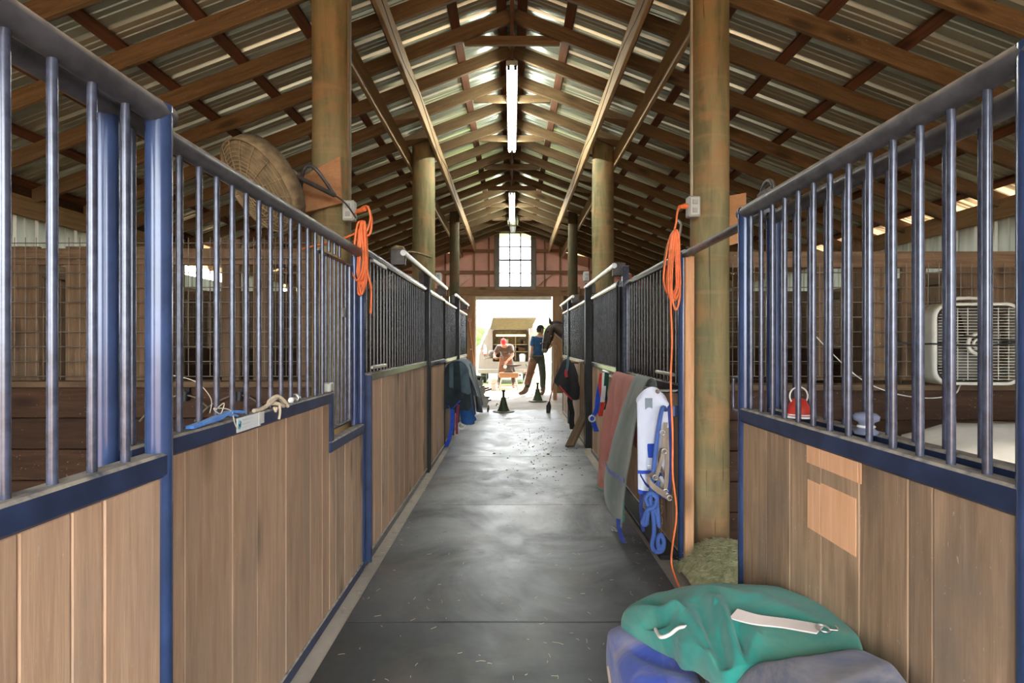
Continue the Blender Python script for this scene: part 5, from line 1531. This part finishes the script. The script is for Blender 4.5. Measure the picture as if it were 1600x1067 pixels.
vs = rear + hole + hole2 + body_ring(TY + 2.6)
fs = []
for i in range(n):
    j = (i + 1) % n
    fs += [(i, j, n + j, n + i), (n + i, n + j, 2 * n + j, 2 * n + i), (3 * n + i, 3 * n + j, j, i)]
fs += [tuple(range(2 * n, 3 * n)), tuple(range(3 * n, 4 * n))]
m.add(vs, fs); m.build('body', pw_m, t)
m = MB(); m.loft([[V((-.74, TY - .03, 1.83)), V((.65, TY - .03, 1.83)), V((.65, TY - .01, 1.87)), V((-.74, TY - .01, 1.87))],
                  [V((-.63, TY - .75, 2.15)), V((.80, TY - .75, 2.15)), V((.80, TY - .75, 2.19)), V((-.63, TY - .75, 2.19))]], smooth=False); m.build('raised_hatch', plain('hatch_underside', (.20, .19, .155), .5), t)
yel = emit('yellow_strip', (1.0, .72, .10), 1.6)
beam('lit_strip', (ox0 + .12, TY + .05, oz1 - .19), (ox1 - .10, TY + .05, oz1 - .19), .05, .065, yel, t)
m = MB(); m.box(((ox0 + ox1) / 2, TY + .88, (oz0 + oz1) / 2), (ox1 - ox0 - .02, .02, oz1 - oz0 - .02)); m.build('rear_panel', dk_in, t)
for z in (1.05, 1.30): beam('shelf', (ox0 + .01, TY + .6, z), (ox1 - .01, TY + .6, z), .5, .03, dk_in, t)
for x in (-.30, .12): beam('divider', (x, TY + .6, oz0), (x, TY + .6, oz1 - .2), .03, .45, dk_in, t, (0, 1, 0))
rr = random.Random(2)
for k in range(16):
    z = rr.choice((.74, 1.07, 1.32)); x = rr.uniform(ox0 + .1, ox1 - .1)
    m = MB(); h = rr.uniform(.06, .16); m.cbox((x, TY + .5, z + h / 2 + .01), (rr.uniform(.05, .16), .12, h), .008)
    m.build('tool_box', rr.choice((M['iron'], M['grey_metal'], M['mid_plank'], M['black'])), t)
for z in (.62, .70):
    pass
for x, z in ((x0 + .22, 1.16), (x0 + .22, 1.005)):
    m = MB(); m.tube([(x, TY - .03, z), (x, TY + .01, z)], .068, 16); m.build('tail_lamp', plain('red_lens', (.45, .02, .03), .3), t)
m = MB(); m.cbox(((x0 + x1) / 2, TY - .06, .40), (x1 - x0 + .02, .14, .15), .02); m.build('bumper', pw_m, t)
for x in (x0 + .16, x1 - .16):
    for y in (TY + .55, TY + 2.2):
        m = MB(); m.lathe([(.12, -.1), (.25, -.1), (.29, -.07), (.29, .07), (.25, .1), (.12, .1)], 22, Matrix.Translation((x, y, .26)) @ Matrix.Rotation(math.pi / 2, 4, 'Y')); m.build('wheel', M['black'], t)
m = MB(); m.add([(x0 + .075, TY + .25, 1.10), (x0 + .075, TY + 1.6, 1.10), (x0 + .37, TY + 1.6, 1.90), (x0 + .37, TY + .25, 1.90)], [(0, 1, 2, 3)]); m.v = [(p[0] - .02, p[1], p[2]) for p in m.v]
m.add([(p[0] - .01, p[1], p[2]) for p in m.v[:4]], [(3, 2, 1, 0)]); m.build('side_window', plain('dark_window_glass', (.05, .055, .06), .1), t)
beam('door_edge', (x1 + .03, TY - .10, .78), (x1 + .01, TY - .10, 1.95), .16, .04, plain('open_door_skin', (.36, .355, .33), .4), t, (0, 1, 0))
m = MB(); m.lathe([(.10, oz0), (.115, oz0 + .22), (.12, oz0 + .23), (.06, oz0 + .27)], 18, Matrix.Translation((.36, TY + .12, 0)))
tag(m.build('bucket', plain('pale_blue_bucket', (.60, .66, .74), .4)), 'pale blue-white bucket standing in the truck opening', 'bucket')
m = MB(); m.lathe([(.055, 0), (.06, .02), (.06, .20), (.03, .27), (.03, .31)], 14, Matrix.Translation((-.90, TY - .22, .98)))
m.build('spray_bottle', M['white_plastic'], None)
tag(COL.objects[-1] if False else [o for o in COL.objects if o.name.startswith('spray_bottle')][-1], 'white bottle hanging beside the truck tail lamps', 'bottle')
t = thing('gas_forge', 'small dark forge on a swing arm at the truck corner', 'forge', (-.68, TY - .4, .9))
m = MB(); m.lathe([(.03, -.14), (.11, -.13), (.125, 0), (.11, .13), (.03, .14)], 14, Matrix.Translation((-.66, TY - .45, 1.0)) @ Matrix.Rotation(math.pi / 2, 4, 'X')); m.build('forge_shell', M['iron'], t)
m = MB(); m.tube(smooth_path([(-.95, TY - .05, .92), (-.92, TY - .3, .84), (-.80, TY - .42, .86), (-.5, TY - .45, .86)], 4), .018, 8); m.build('swing_arm', M['iron'], t)

# distant trees and hedge
lf = NT('far_leaves'); lg = lf.noise(lf.coord((1, 1, 1), 0), 1.5, 6, .7)
leafm = lf.out(lf.ramp(lg, [(.3, (.05, .10, .025)), (.7, (.16, .24, .07))]), .9)
rr = random.Random(9)
def tree(x, y, h, r, label):
    t = thing('tree', label, 'tree', (x, y, 0), 'trees far beyond the truck')
    pipe('trunk', (x, y, 0), (x, y, h * .5), .18, M['mid_plank'], t, 8)
    m = MB()
    for _ in range(14):
        a, q = rr.uniform(0, 6.3), rr.uniform(0, r * .7); m.ball((x + q * math.cos(a), y + q * math.sin(a), h * rr.uniform(.45, .9)), r * rr.uniform(.35, .55), 9, 7)
    m.v = [tuple(V(p) + V((1, 1, 1)) * .25 * fbm((p[0], p[1], p[2]))) for p in m.v]
    tag(m.build('foliage', leafm, t), kind='stuff')
for i, (x, y, h, r) in enumerate(((-5.2, 72, 3.6, 2.2), (-9.5, 78, 4.4, 2.6), (4.6, 76, 3.6, 2.2))):
    tree(x, y, h, r, ('hazy round green tree just left of the truck, far beyond it', 'larger distant green tree hidden behind the left door post', 'distant green tree seen between the truck and standing person')[i])

# ================================================================== PEOPLE AND HORSE
def skin(verts, edges, radii, level=2, root=0):
    me = bpy.data.meshes.new('sk'); me.from_pydata([tuple(v_) for v_ in verts], edges, []); me.update()
    o = bpy.data.objects.new('sk', me); COL.objects.link(o)
    o.modifiers.new('s', 'SKIN').use_smooth_shade = True
    sv = me.skin_vertices[0].data
    for i, r in enumerate(radii):
        sv[i].radius = (r, r) if not isinstance(r, tuple) else r
        sv[i].use_root = (i == root)
    if level:
        q = o.modifiers.new('ss', 'SUBSURF'); q.levels = level; q.render_levels = level
    dg = bpy.context.evaluated_depsgraph_get()
    out = bpy.data.meshes.new_from_object(o.evaluated_get(dg))
    bpy.data.objects.remove(o); bpy.data.meshes.remove(me)
    return out
def mesh_to_mb(me, m=None):
    m = m or MB(); m.add([v_.co[:] for v_ in me.vertices], [list(p.vertices) for p in me.polygons], True); return m

def chain(J, names):
    """J: joint -> (point, radius); returns verts, edges, radii with edge list by joint name"""
    keys = list(J); ix = {k: i for i, k in enumerate(keys)}
    return [J[k][0] for k in keys], [(ix[a], ix[b]) for a, b in names], [J[k][1] for k in keys]

def hand(m, wrist, fwd, side, up, curl, skinr=.0088, s_=1.0):
    """palm, four fingers of different lengths and a thumb from the palm's side"""
    f, sd, u = V(fwd).normalized(), V(side).normalized(), V(up).normalized()
    w_ = V(wrist)
    pts = [w_, w_ + f * .045 * s_, w_ + f * .085 * s_]
    rings = []
    for p, hw, hh in ((pts[0] - f * .01, .024, .020), (pts[0] + f * .02, .032, .018), (pts[1], .040, .017), (pts[2], .042, .014)):
        rings.append([p + sd * hw * s_ * math.cos(a) + u * hh * s_ * math.sin(a) for a in [2 * math.pi * i / 12 for i in range(12)]])
    m.loft(rings)
    for k, (o, L) in enumerate(((-.030, .066), (-.010, .078), (.010, .074), (.029, .058))):
        p = pts[2] + sd * o * s_ - f * .012; d = f.copy(); P_ = [p]
        for j, q in enumerate((.42, .32, .26)):
            d = (d * math.cos(curl * .6) - u * math.sin(curl * .6)).normalized() if j else (d * math.cos(curl * .4) - u * math.sin(curl * .4)).normalized()
            u2 = u
            p = p + d * L * q * s_ * 1.15; P_.append(p)
            f2 = d
        m.tube(P_, [skinr * s_, skinr * .95 * s_, skinr * .9 * s_, skinr * .7 * s_], 8)
    b = w_ + f * .028 * s_ - sd * .034 * s_
    m.tube([b, b + (f * .5 - sd * .8).normalized() * .034 * s_, b + (f * .5 - sd * .8).normalized() * .034 * s_ + (f * .9 - sd * .3 - u * .3).normalized() * .032 * s_], [.0115 * s_, .0105 * s_, .008 * s_], 8)

def head(c, fwd, up, t, skin_m, m_body, hair=None):
    """head with brow, nose, mouth and ears, joined to the body mesh; eyes and hair are children"""
    f, u = V(fwd).normalized(), V(up).normalized(); u = (u - f * u.dot(f)).normalized(); r = f.cross(u)
    c = V(c)
    Mx = Matrix((r, f, u)).transposed()
    rings = []
    for (z, wd, df, db) in ((-.118, .012, .060, -.030), (-.112, .036, .082, .02), (-.09, .050, .090, .045), (-.06, .060, .090, .070), (-.02, .070, .090, .092), (.02, .074, .088, .100), (.06, .072, .082, .098), (.09, .058, .062, .078), (.108, .034, .036, .046), (.114, .006, .008, .010)):
        ring = []
        for i in range(20):
            a = 2 * math.pi * i / 20; x = wd * math.sin(a); y = (df if math.cos(a) > 0 else db) * math.cos(a)
            if z == -.02 and abs(x) > .02 and y > .05: y -= .010
            ring.append(c + Mx @ V((x, y, z)))
        rings.append(ring)
    m_body.loft(rings)
    m_body.loft([[c + Mx @ V((x, y, z)) for x, y, z in q] for q in (((-.006, .086, .0), (.006, .086, .0), (.006, .08, .01), (-.006, .08, .01)), ((-.015, .085, -.04), (.015, .085, -.04), (.006, .118, -.036), (-.006, .118, -.036)), ((-.010, .086, -.052), (.010, .086, -.052), (.005, .10, -.05), (-.005, .10, -.05)))])
    for s_ in (-1, 1):
        m_body.ball(c + Mx @ V((s_ * .076, -.005, -.02)), (.010, .020, .032), 8, 6, Mx.to_4x4())
    def extras():
        for s_ in (-1, 1):
            e = MB(); e.ball(c + Mx @ V((s_ * .031, .078, .002)), .012, 8, 6); e.build('eye', plain('eye_white', (.65, .62, .58), .3) if False else M['black'], t)
        e = MB(); e.tube([c + Mx @ V((-.022, .083, -.075)), c + Mx @ V((0, .092, -.077)), c + Mx @ V((.022, .083, -.075))], .006, 6); e.build('mouth', lip, t)
    return Mx, extras
lip = plain('lips', (.40, .14, .11), .5)
skin_m = plain('skin', (.52, .27, .18), .55, var=.08)

# --- person holding the horse, mid-step to the left
PY = 13.8
t = thing('person', 'person in dark cap, blue shirt and brown leather chaps beside the horse', 'person', (.62, PY, 0))
J = {'pel': (V((.66, PY, .98)), .125), 'wai': (V((.68, PY, 1.14)), .120), 'che': (V((.72, PY, 1.36)), .145), 'nb': (V((.735, PY, 1.51)), .075), 'neck': (V((.735, PY - .0, 1.60)), .052),
     'shL': (V((.565, PY - .03, 1.475)), .062), 'elL': (V((.515, PY - .06, 1.20)), .046), 'wrL': (V((.47, PY - .12, .97)), .030),
     'shR': (V((.895, PY + .03, 1.475)), .062), 'elR': (V((.96, PY - .05, 1.22)), .046), 'wrR': (V((1.0, PY - .28, 1.32)), .030),
     'hpL': (V((.575, PY - .02, .93)), .100), 'knL': (V((.46, PY - .06, .52)), .066), 'anL': (V((.36, PY - .05, .11)), .034), 'toL': (V((.16, PY - .07, .045)), .018),
     'hpR': (V((.755, PY + .02, .93)), .100), 'knR': (V((.80, PY - .02, .52)), .066), 'anR': (V((.80, PY + .06, .11)), .034), 'toR': (V((.76, PY - .14, .045)), .018)}
E = [('pel', 'wai'), ('wai', 'che'), ('che', 'nb'), ('nb', 'neck'), ('nb', 'shL'), ('shL', 'elL'), ('elL', 'wrL'), ('nb', 'shR'), ('shR', 'elR'), ('elR', 'wrR'),
     ('pel', 'hpL'), ('hpL', 'knL'), ('knL', 'anL'), ('anL', 'toL'), ('pel', 'hpR'), ('hpR', 'knR'), ('knR', 'anR'), ('anR', 'toR')]
m = mesh_to_mb(skin(*chain(J, E)))
hand(m, J['wrL'][0], (-.15, -.1, -1), (0, 1, 0), (-1, 0, 0), .5)
hand(m, J['wrR'][0], (.1, -.6, .6), (1, 0, 0), (0, 0, 1), .9)
Mx, ex = head((.735, PY - .01, 1.70), (.75, .45, -.05), (0, 0, 1), t, skin_m, m)
m.tube([J['neck'][0] - V((0, 0, .05)), V((.735, PY - .02, 1.64))], [.054, .05], 12)
m.build('body', skin_m, t); ex()
def sub(J, grow, cut=None):
    return {k: (cut[k] if cut and k in cut else v_[0], v_[1] + grow) for k, v_ in J.items()}
shirt = cloth('blue_shirt', (.015, .055, .13), (.03, .10, .21), 7, 200)
JS = {k: J[k] for k in ('pel', 'wai', 'che', 'nb', 'shL', 'shR')}
JS['pel'] = (V((.662, PY, .92)), .165); JS['nb'] = (V((.735, PY, 1.50)), .085)
JS['slL'] = (V((.525, PY - .055, 1.25)), .062); JS['slR'] = (V((.955, PY - .03, 1.25)), .062)
JS = {k: (v_[0], v_[1] + .026) for k, v_ in JS.items()}
mesh_to_mb(skin(*chain(JS, [('pel', 'wai'), ('wai', 'che'), ('che', 'nb'), ('nb', 'shL'), ('nb', 'shR'), ('shL', 'slL'), ('shR', 'slR')]))).build('shirt', shirt, t)
jeans = cloth('dark_trousers', (.035, .04, .035), (.07, .075, .06), 6, 200)
chap = cloth('brown_chap_leather', (.16, .070, .035), (.30, .145, .075), 4, 60, rough=.6)
JT = {'wst': (V((.67, PY, 1.14)), .165), 'pel': (J['pel'][0], .182), 'hpL': (J['hpL'][0], .118), 'hpR': (J['hpR'][0], .118), 'knL': (J['knL'][0], .094), 'knR': (J['knR'][0], .094), 'anL': (J['anL'][0] + V((.02, 0, .06)), .074), 'anR': (J['anR'][0] + V((0, 0, .06)), .074)}
mesh_to_mb(skin(*chain(JT, [('wst', 'pel'), ('pel', 'hpL'), ('pel', 'hpR'), ('hpL', 'knL'), ('hpR', 'knR'), ('knL', 'anL'), ('knR', 'anR')]))).build('trousers', jeans, t)
JC = {'a': (J['hpL'][0] + V((-.02, -.03, .05)), .130), 'b': (J['knL'][0] + V((-.01, -.02, 0)), .100), 'c': (J['anL'][0] + V((.01, -.01, .13)), .088)}
mesh_to_mb(skin(*chain(JC, [('a', 'b'), ('b', 'c')]))).build('chaps', chap, t)
boot_m = cloth('tan_boot_leather', (.12, .07, .045), (.20, .125, .08), 8, 60, rough=.5)
for k, dx in (('L', -1), ('R', -.1)):
    a, tt = J['an' + k][0], J['to' + k][0]
    JB = {'t': (a + V((.02, 0, .14)), .072), 'a': (a + V((0, 0, -.01)), .066), 'h': (V((a.x, a.y, .055)) + (a - tt).normalized() * .03, .055), 'm': (V(((a.x + tt.x) / 2, (a.y + tt.y) / 2, .058)), .058), 'e': (V((tt.x, tt.y, .045)), .044)}
    mesh_to_mb(skin(*chain(JB, [('t', 'a'), ('a', 'm'), ('a', 'h'), ('m', 'e')]))).build('boot', boot_m, t)
capm = cloth('dark_cap', (.02, .022, .025), (.045, .045, .05), 8, 200)
m = MB(); C_ = V((.735, PY - .01, 1.70))
m.loft([[C_ + Mx @ V((wd * math.sin(a), y0 * math.cos(a), z)) for a in [2 * math.pi * i / 20 for i in range(20)]] for z, wd, y0 in ((.025, .083, .104), (.06, .082, .102), (.095, .068, .083), (.118, .04, .05), (.126, .006, .008))])
m.loft([[C_ + Mx @ V((x * .075, .09 + .075 * (1 - x * x), .028 + dz)) for x in (-1, -.5, 0, .5, 1)] + [C_ + Mx @ V((x * .075, .06, .030 + dz)) for x in (1, .5, 0, -.5, -1)] for dz in (0, .01)], smooth=False)
m.build('cap', capm, t)
m = MB(); m.loft([[C_ + Mx @ V((wd * math.sin(a), -.02 + y0 * math.cos(a), z)) for a in [math.pi * .5 + math.pi * i / 12 for i in range(13)]] for z, wd, y0 in ((.03, .082, .10), (-.03, .081, .096), (-.075, .06, .078))], cap=False, closed=False); m.build('hair', plain('dark_brown_hair', (.04, .025, .015), .6), t)
m = MB(); pts = [V((.666 + .158 * math.cos(a), PY + .158 * math.sin(a), 1.02)) for a in [2 * math.pi * i / 24 for i in range(24)]]; m.tube(pts, .014, 6, closed=True); m.build('belt', boot_m, t)

# --- farrier bending over the anvil, facing us
PY = 15.95
t = thing('person', 'farrier in red cap and brown shirt bending over the anvil, hammer in hand', 'person', (-.2, PY, 0))
J = {'pel': (V((-.18, PY + .22, .92)), .125), 'wai': (V((-.19, PY + .12, 1.05)), .125), 'che': (V((-.21, PY - .04, 1.19)), .145), 'nb': (V((-.23, PY - .16, 1.26)), .072), 'neck': (V((-.24, PY - .22, 1.29)), .052),
     'shL': (V((-.05, PY - .13, 1.22)), .060), 'elL': (V((.03, PY - .25, .98)), .045), 'wrL': (V((-.14, PY - .42, .83)), .030),
     'shR': (V((-.40, PY - .13, 1.21)), .060), 'elR': (V((-.52, PY - .20, 1.0)), .045), 'wrR': (V((-.50, PY - .42, .94)), .030),
     'hpL': (V((-.08, PY + .22, .88)), .098), 'knL': (V((.04, PY + .10, .48)), .066), 'anL': (V((.04, PY + .2, .09)), .034), 'toL': (V((.06, PY + .05, .02)), .018),
     'hpR': (V((-.28, PY + .22, .88)), .098), 'knR': (V((-.36, PY + .08, .48)), .066), 'anR': (V((-.38, PY + .2, .09)), .034), 'toR': (V((-.41, PY + .05, .02)), .018)}
m = mesh_to_mb(skin(*chain(J, E)))
hand(m, J['wrL'][0], (-.3, -.3, -.5), (.8, -.4, 0), (.2, .5, .7), .8)
hand(m, J['wrR'][0], (.3, -.7, -.1), (.9, .3, 0), (0, 0, 1), 1.2)
Mx, ex = head((-.25, PY - .27, 1.36), (.0, -.72, -.66), (0, -.66, .75), t, skin_m, m)
m.tube([J['neck'][0] - V((0, -.03, .03)), V((-.25, PY - .25, 1.33))], [.055, .05], 12)
m.build('body', skin_m, t); ex()
brown = cloth('brown_shirt', (.075, .052, .040), (.13, .095, .075), 7, 200)
JS = {k: (J[k][0], J[k][1] + .042) for k in ('pel', 'wai', 'che', 'nb', 'shL', 'shR')}
JS['pel'] = (J['pel'][0] - V((0, -.02, .06)), .165); JS['nb'] = (J['nb'][0] - V((0, -.03, .02)), .10)
JS['slL'] = (J['shL'][0].lerp(J['elL'][0], .8), .080); JS['slR'] = (J['shR'][0].lerp(J['elR'][0], .8), .080)
mesh_to_mb(skin(*chain(JS, [('pel', 'wai'), ('wai', 'che'), ('che', 'nb'), ('nb', 'shL'), ('nb', 'shR'), ('shL', 'slL'), ('shR', 'slR')]))).build('shirt', brown, t)
JT = {'pel': (J['pel'][0] - V((0, 0, .03)), .138), 'hpL': (J['hpL'][0], .116), 'hpR': (J['hpR'][0], .116), 'knL': (J['knL'][0], .084), 'knR': (J['knR'][0], .084), 'anL': (J['anL'][0] + V((0, 0, .05)), .066), 'anR': (J['anR'][0] + V((0, 0, .05)), .066)}
mesh_to_mb(skin(*chain(JT, [('pel', 'hpL'), ('pel', 'hpR'), ('hpL', 'knL'), ('hpR', 'knR'), ('knL', 'anL'), ('knR', 'anR')]))).build('trousers', jeans, t)
for k in 'LR':
    a, tt = J['an' + k][0], J['to' + k][0]
    JB = {'t': (a + V((0, 0, .10)), .060), 'a': (a + V((0, 0, -.02)), .056), 'h': (V((a.x, a.y + .03, .03)), .042), 'm': (V(((a.x + tt.x) / 2, (a.y + tt.y) / 2, .03)), .045), 'e': (V((tt.x, tt.y, .02)), .032)}
    mesh_to_mb(skin(*chain(JB, [('t', 'a'), ('a', 'm'), ('a', 'h'), ('m', 'e')]))).build('boot', boot_m, t)
def apron(u, v_):
    return V((-.19 + (u - .5) * (.36 + .10 * v_), PY + .02 - .02 * math.cos((u - .5) * 3) + .02 * v_, .98 - .62 * v_))
cloth_obj('apron', chap, apron, 8, 10, t, .012)
redc = cloth('red_cap_cloth', (.60, .03, .04), (.74, .07, .08), 8, 200)
m = MB(); C_ = V((-.25, PY - .27, 1.36))
m.loft([[C_ + Mx @ V((wd * math.sin(a), y0 * math.cos(a), z)) for a in [2 * math.pi * i / 20 for i in range(20)]] for z, wd, y0 in ((.018, .083, .104), (.06, .083, .103), (.098, .070, .085), (.122, .04, .05), (.13, .006, .008))])
m.ball(C_ + Mx @ V((0, -.105, .02)), .022, 8, 6); m.build('cap', redc, t)
hm = thing('hammer', 'farrier hammer held in the bending farrier hand above the anvil', 'hammer', (-.4, PY - .5, .93))
h0 = J['wrR'][0] + V((.03, -.085, -.025))
pipe('hammer_handle', h0 + V((-.08, .0, -.01)), h0 + V((.19, -.03, .01)), .012, M['orange_board'], hm, 8)
m = MB(); m.tube([h0 + V((.18, -.03, -.05)), h0 + V((.18, -.03, .06))], .024, 10); m.build('hammer_head', M['iron'], hm)

# --- bay horse looking over the aisle
t = thing('horse', 'dark bay horse looking into the aisle past the last right stall', 'horse', (2.1, 11.5, 0))
HY = 11.5
coat = NT('dark_bay_coat'); cg = coat.noise(coat.coord((1, 1, 1), 0), 5, 4)
coat_m = coat.out(coat.ramp(cg, [(.3, (.040, .024, .018)), (.7, (.075, .046, .033))]), .45, spec=.4)
JH = {'croup': (V((3.10, HY + .1, 1.32)), .27), 'loin': (V((2.75, HY + .08, 1.28)), .285), 'barrel': (V((2.3, HY + .04, 1.22)), .30), 'girth': (V((1.9, HY + .02, 1.20)), .29), 'chest': (V((1.62, HY, 1.25)), .24),
      'nk1': (V((1.42, HY, 1.40)), .23), 'nk2': (V((1.20, HY - .01, 1.54)), .195), 'nk3': (V((1.00, HY - .02, 1.65)), .160), 'poll': (V((.855, HY - .03, 1.705)), .100),
      'eye': (V((.80, HY - .04, 1.60)), .125), 'cheek': (V((.795, HY - .05, 1.48)), .132), 'nose': (V((.725, HY - .07, 1.32)), .088), 'muz': (V((.715, HY - .08, 1.21)), .078), 'lip': (V((.73, HY - .08, 1.155)), .050)}
EH = [('croup', 'loin'), ('loin', 'barrel'), ('barrel', 'girth'), ('girth', 'chest'), ('chest', 'nk1'), ('nk1', 'nk2'), ('nk2', 'nk3'), ('nk3', 'poll'), ('poll', 'eye'), ('eye', 'cheek'), ('cheek', 'nose'), ('nose', 'muz'), ('muz', 'lip')]
for q, s_ in (('a', -1), ('b', 1)):
    y = HY + .14 * s_
    JH.update({'sh' + q: (V((1.72, y, 1.02)), .125), 'el' + q: (V((1.80, y, .80)), .085), 'kf' + q: (V((1.76, y, .47)), .052), 'ff' + q: (V((1.77, y, .16)), .036), 'hf' + q: (V((1.72, y, .045)), .050)})
    EH += [('girth', 'sh' + q), ('sh' + q, 'el' + q), ('el' + q, 'kf' + q), ('kf' + q, 'ff' + q), ('ff' + q, 'hf' + q)]
    y = HY + .08 + .15 * s_
    JH.update({'hi' + q: (V((3.05, y, 1.05)), .155), 'st' + q: (V((2.88, y, .82)), .110), 'hk' + q: (V((3.18, y, .52)), .055), 'fh' + q: (V((3.14, y, .16)), .038), 'hh' + q: (V((3.08, y, .045)), .052)})
    EH += [('croup', 'hi' + q), ('hi' + q, 'st' + q), ('st' + q, 'hk' + q), ('hk' + q, 'fh' + q), ('fh' + q, 'hh' + q)]
m = mesh_to_mb(skin(*chain(JH, EH), root=2))
m.build('body', coat_m, t)
for s_ in (-1, 1):
    b = V((.835, HY - .03 + s_ * .05, 1.765))
    m = MB(); m.tube([b, b + V((-.012, s_ * .012, .05)), b + V((-.022, s_ * .012, .10)), b + V((-.034, s_ * .004, .15))], [.024, .034, .024, .003], 10); m.build('ear', coat_m, t)
    m = MB(); m.ball((.765, HY - .04 + s_ * .115, 1.60), .020, 10, 8); m.build('eye', M['black'], t)
    m = MB(); m.ball((.668, HY - .08 + s_ * .055, 1.235), (.014, .010, .020), 8, 6); m.build('nostril', M['black'], t)
m = MB(); pts = smooth_path([(.86, HY - .03, 1.80), (1.02, HY - .02, 1.80), (1.22, HY, 1.72), (1.42, HY, 1.61), (1.6, HY, 1.50)], 5)
m.loft([[p + V((0, .03, .0)), p + V((0, .045, -.12)), p + V((0, -.05, -.14)), p + V((0, -.03, .0)), p + V((0, 0, .025))] for p in pts]); m.build('mane', plain('black_mane', (.012, .010, .009), .5), t)
m = MB(); m.tube(smooth_path([(3.36, HY + .1, 1.36), (3.46, HY + .1, 1.2), (3.47, HY + .1, .8), (3.44, HY + .1, .45)], 5), [.04] * 5 + [.06] * 5 + [.05] * 5 + [.02], 10); m.build('tail', plain('black_mane_tail', (.012, .010, .009), .5), t)
m = MB(); m.ball((.705, HY - .08, 1.20), (.068, .078, .066), 12, 8); m.v = [(p[0], p[1], p[2]) for p in m.v]; m.build('muzzle', plain('sunlit_muzzle', (.20, .15, .12), .6), t)  # lighter muzzle colour stands in for sunlight on the nose
hlt = plain('horse_halter_leather', (.05, .03, .02), .5)
m = MB(); m.tube([V((.745 + .125 * math.cos(a), HY - .065 + .115 * math.sin(a), 1.37 + .03 * math.cos(a))) for a in [2 * math.pi * i / 20 for i in range(20)]], .010, 6, closed=True)
m.tube(smooth_path([(.80, HY - .18, 1.37), (.83, HY - .185, 1.50), (.87, HY - .16, 1.66), (.86, HY - .06, 1.815)], 4), .009, 6); m.build('head_halter', hlt, t)
m = MB(); m.ball((.835, HY - .19, 1.50), .016, 8, 6); m.build('halter_ring', M['bright_steel'], t)
m = MB(); m.tube(smooth_path([(.80, HY - .14, 1.36), (.93, HY + .2, 1.25), (1.02, HY + .8, 1.15), (1.02, 12.55, 1.18)], 5), .010, 6)
tag(m.build('lead_line', plain('tan_lead', (.45, .28, .14), .8)), 'tan lead line running from the horse halter to the hitch post', 'rope')
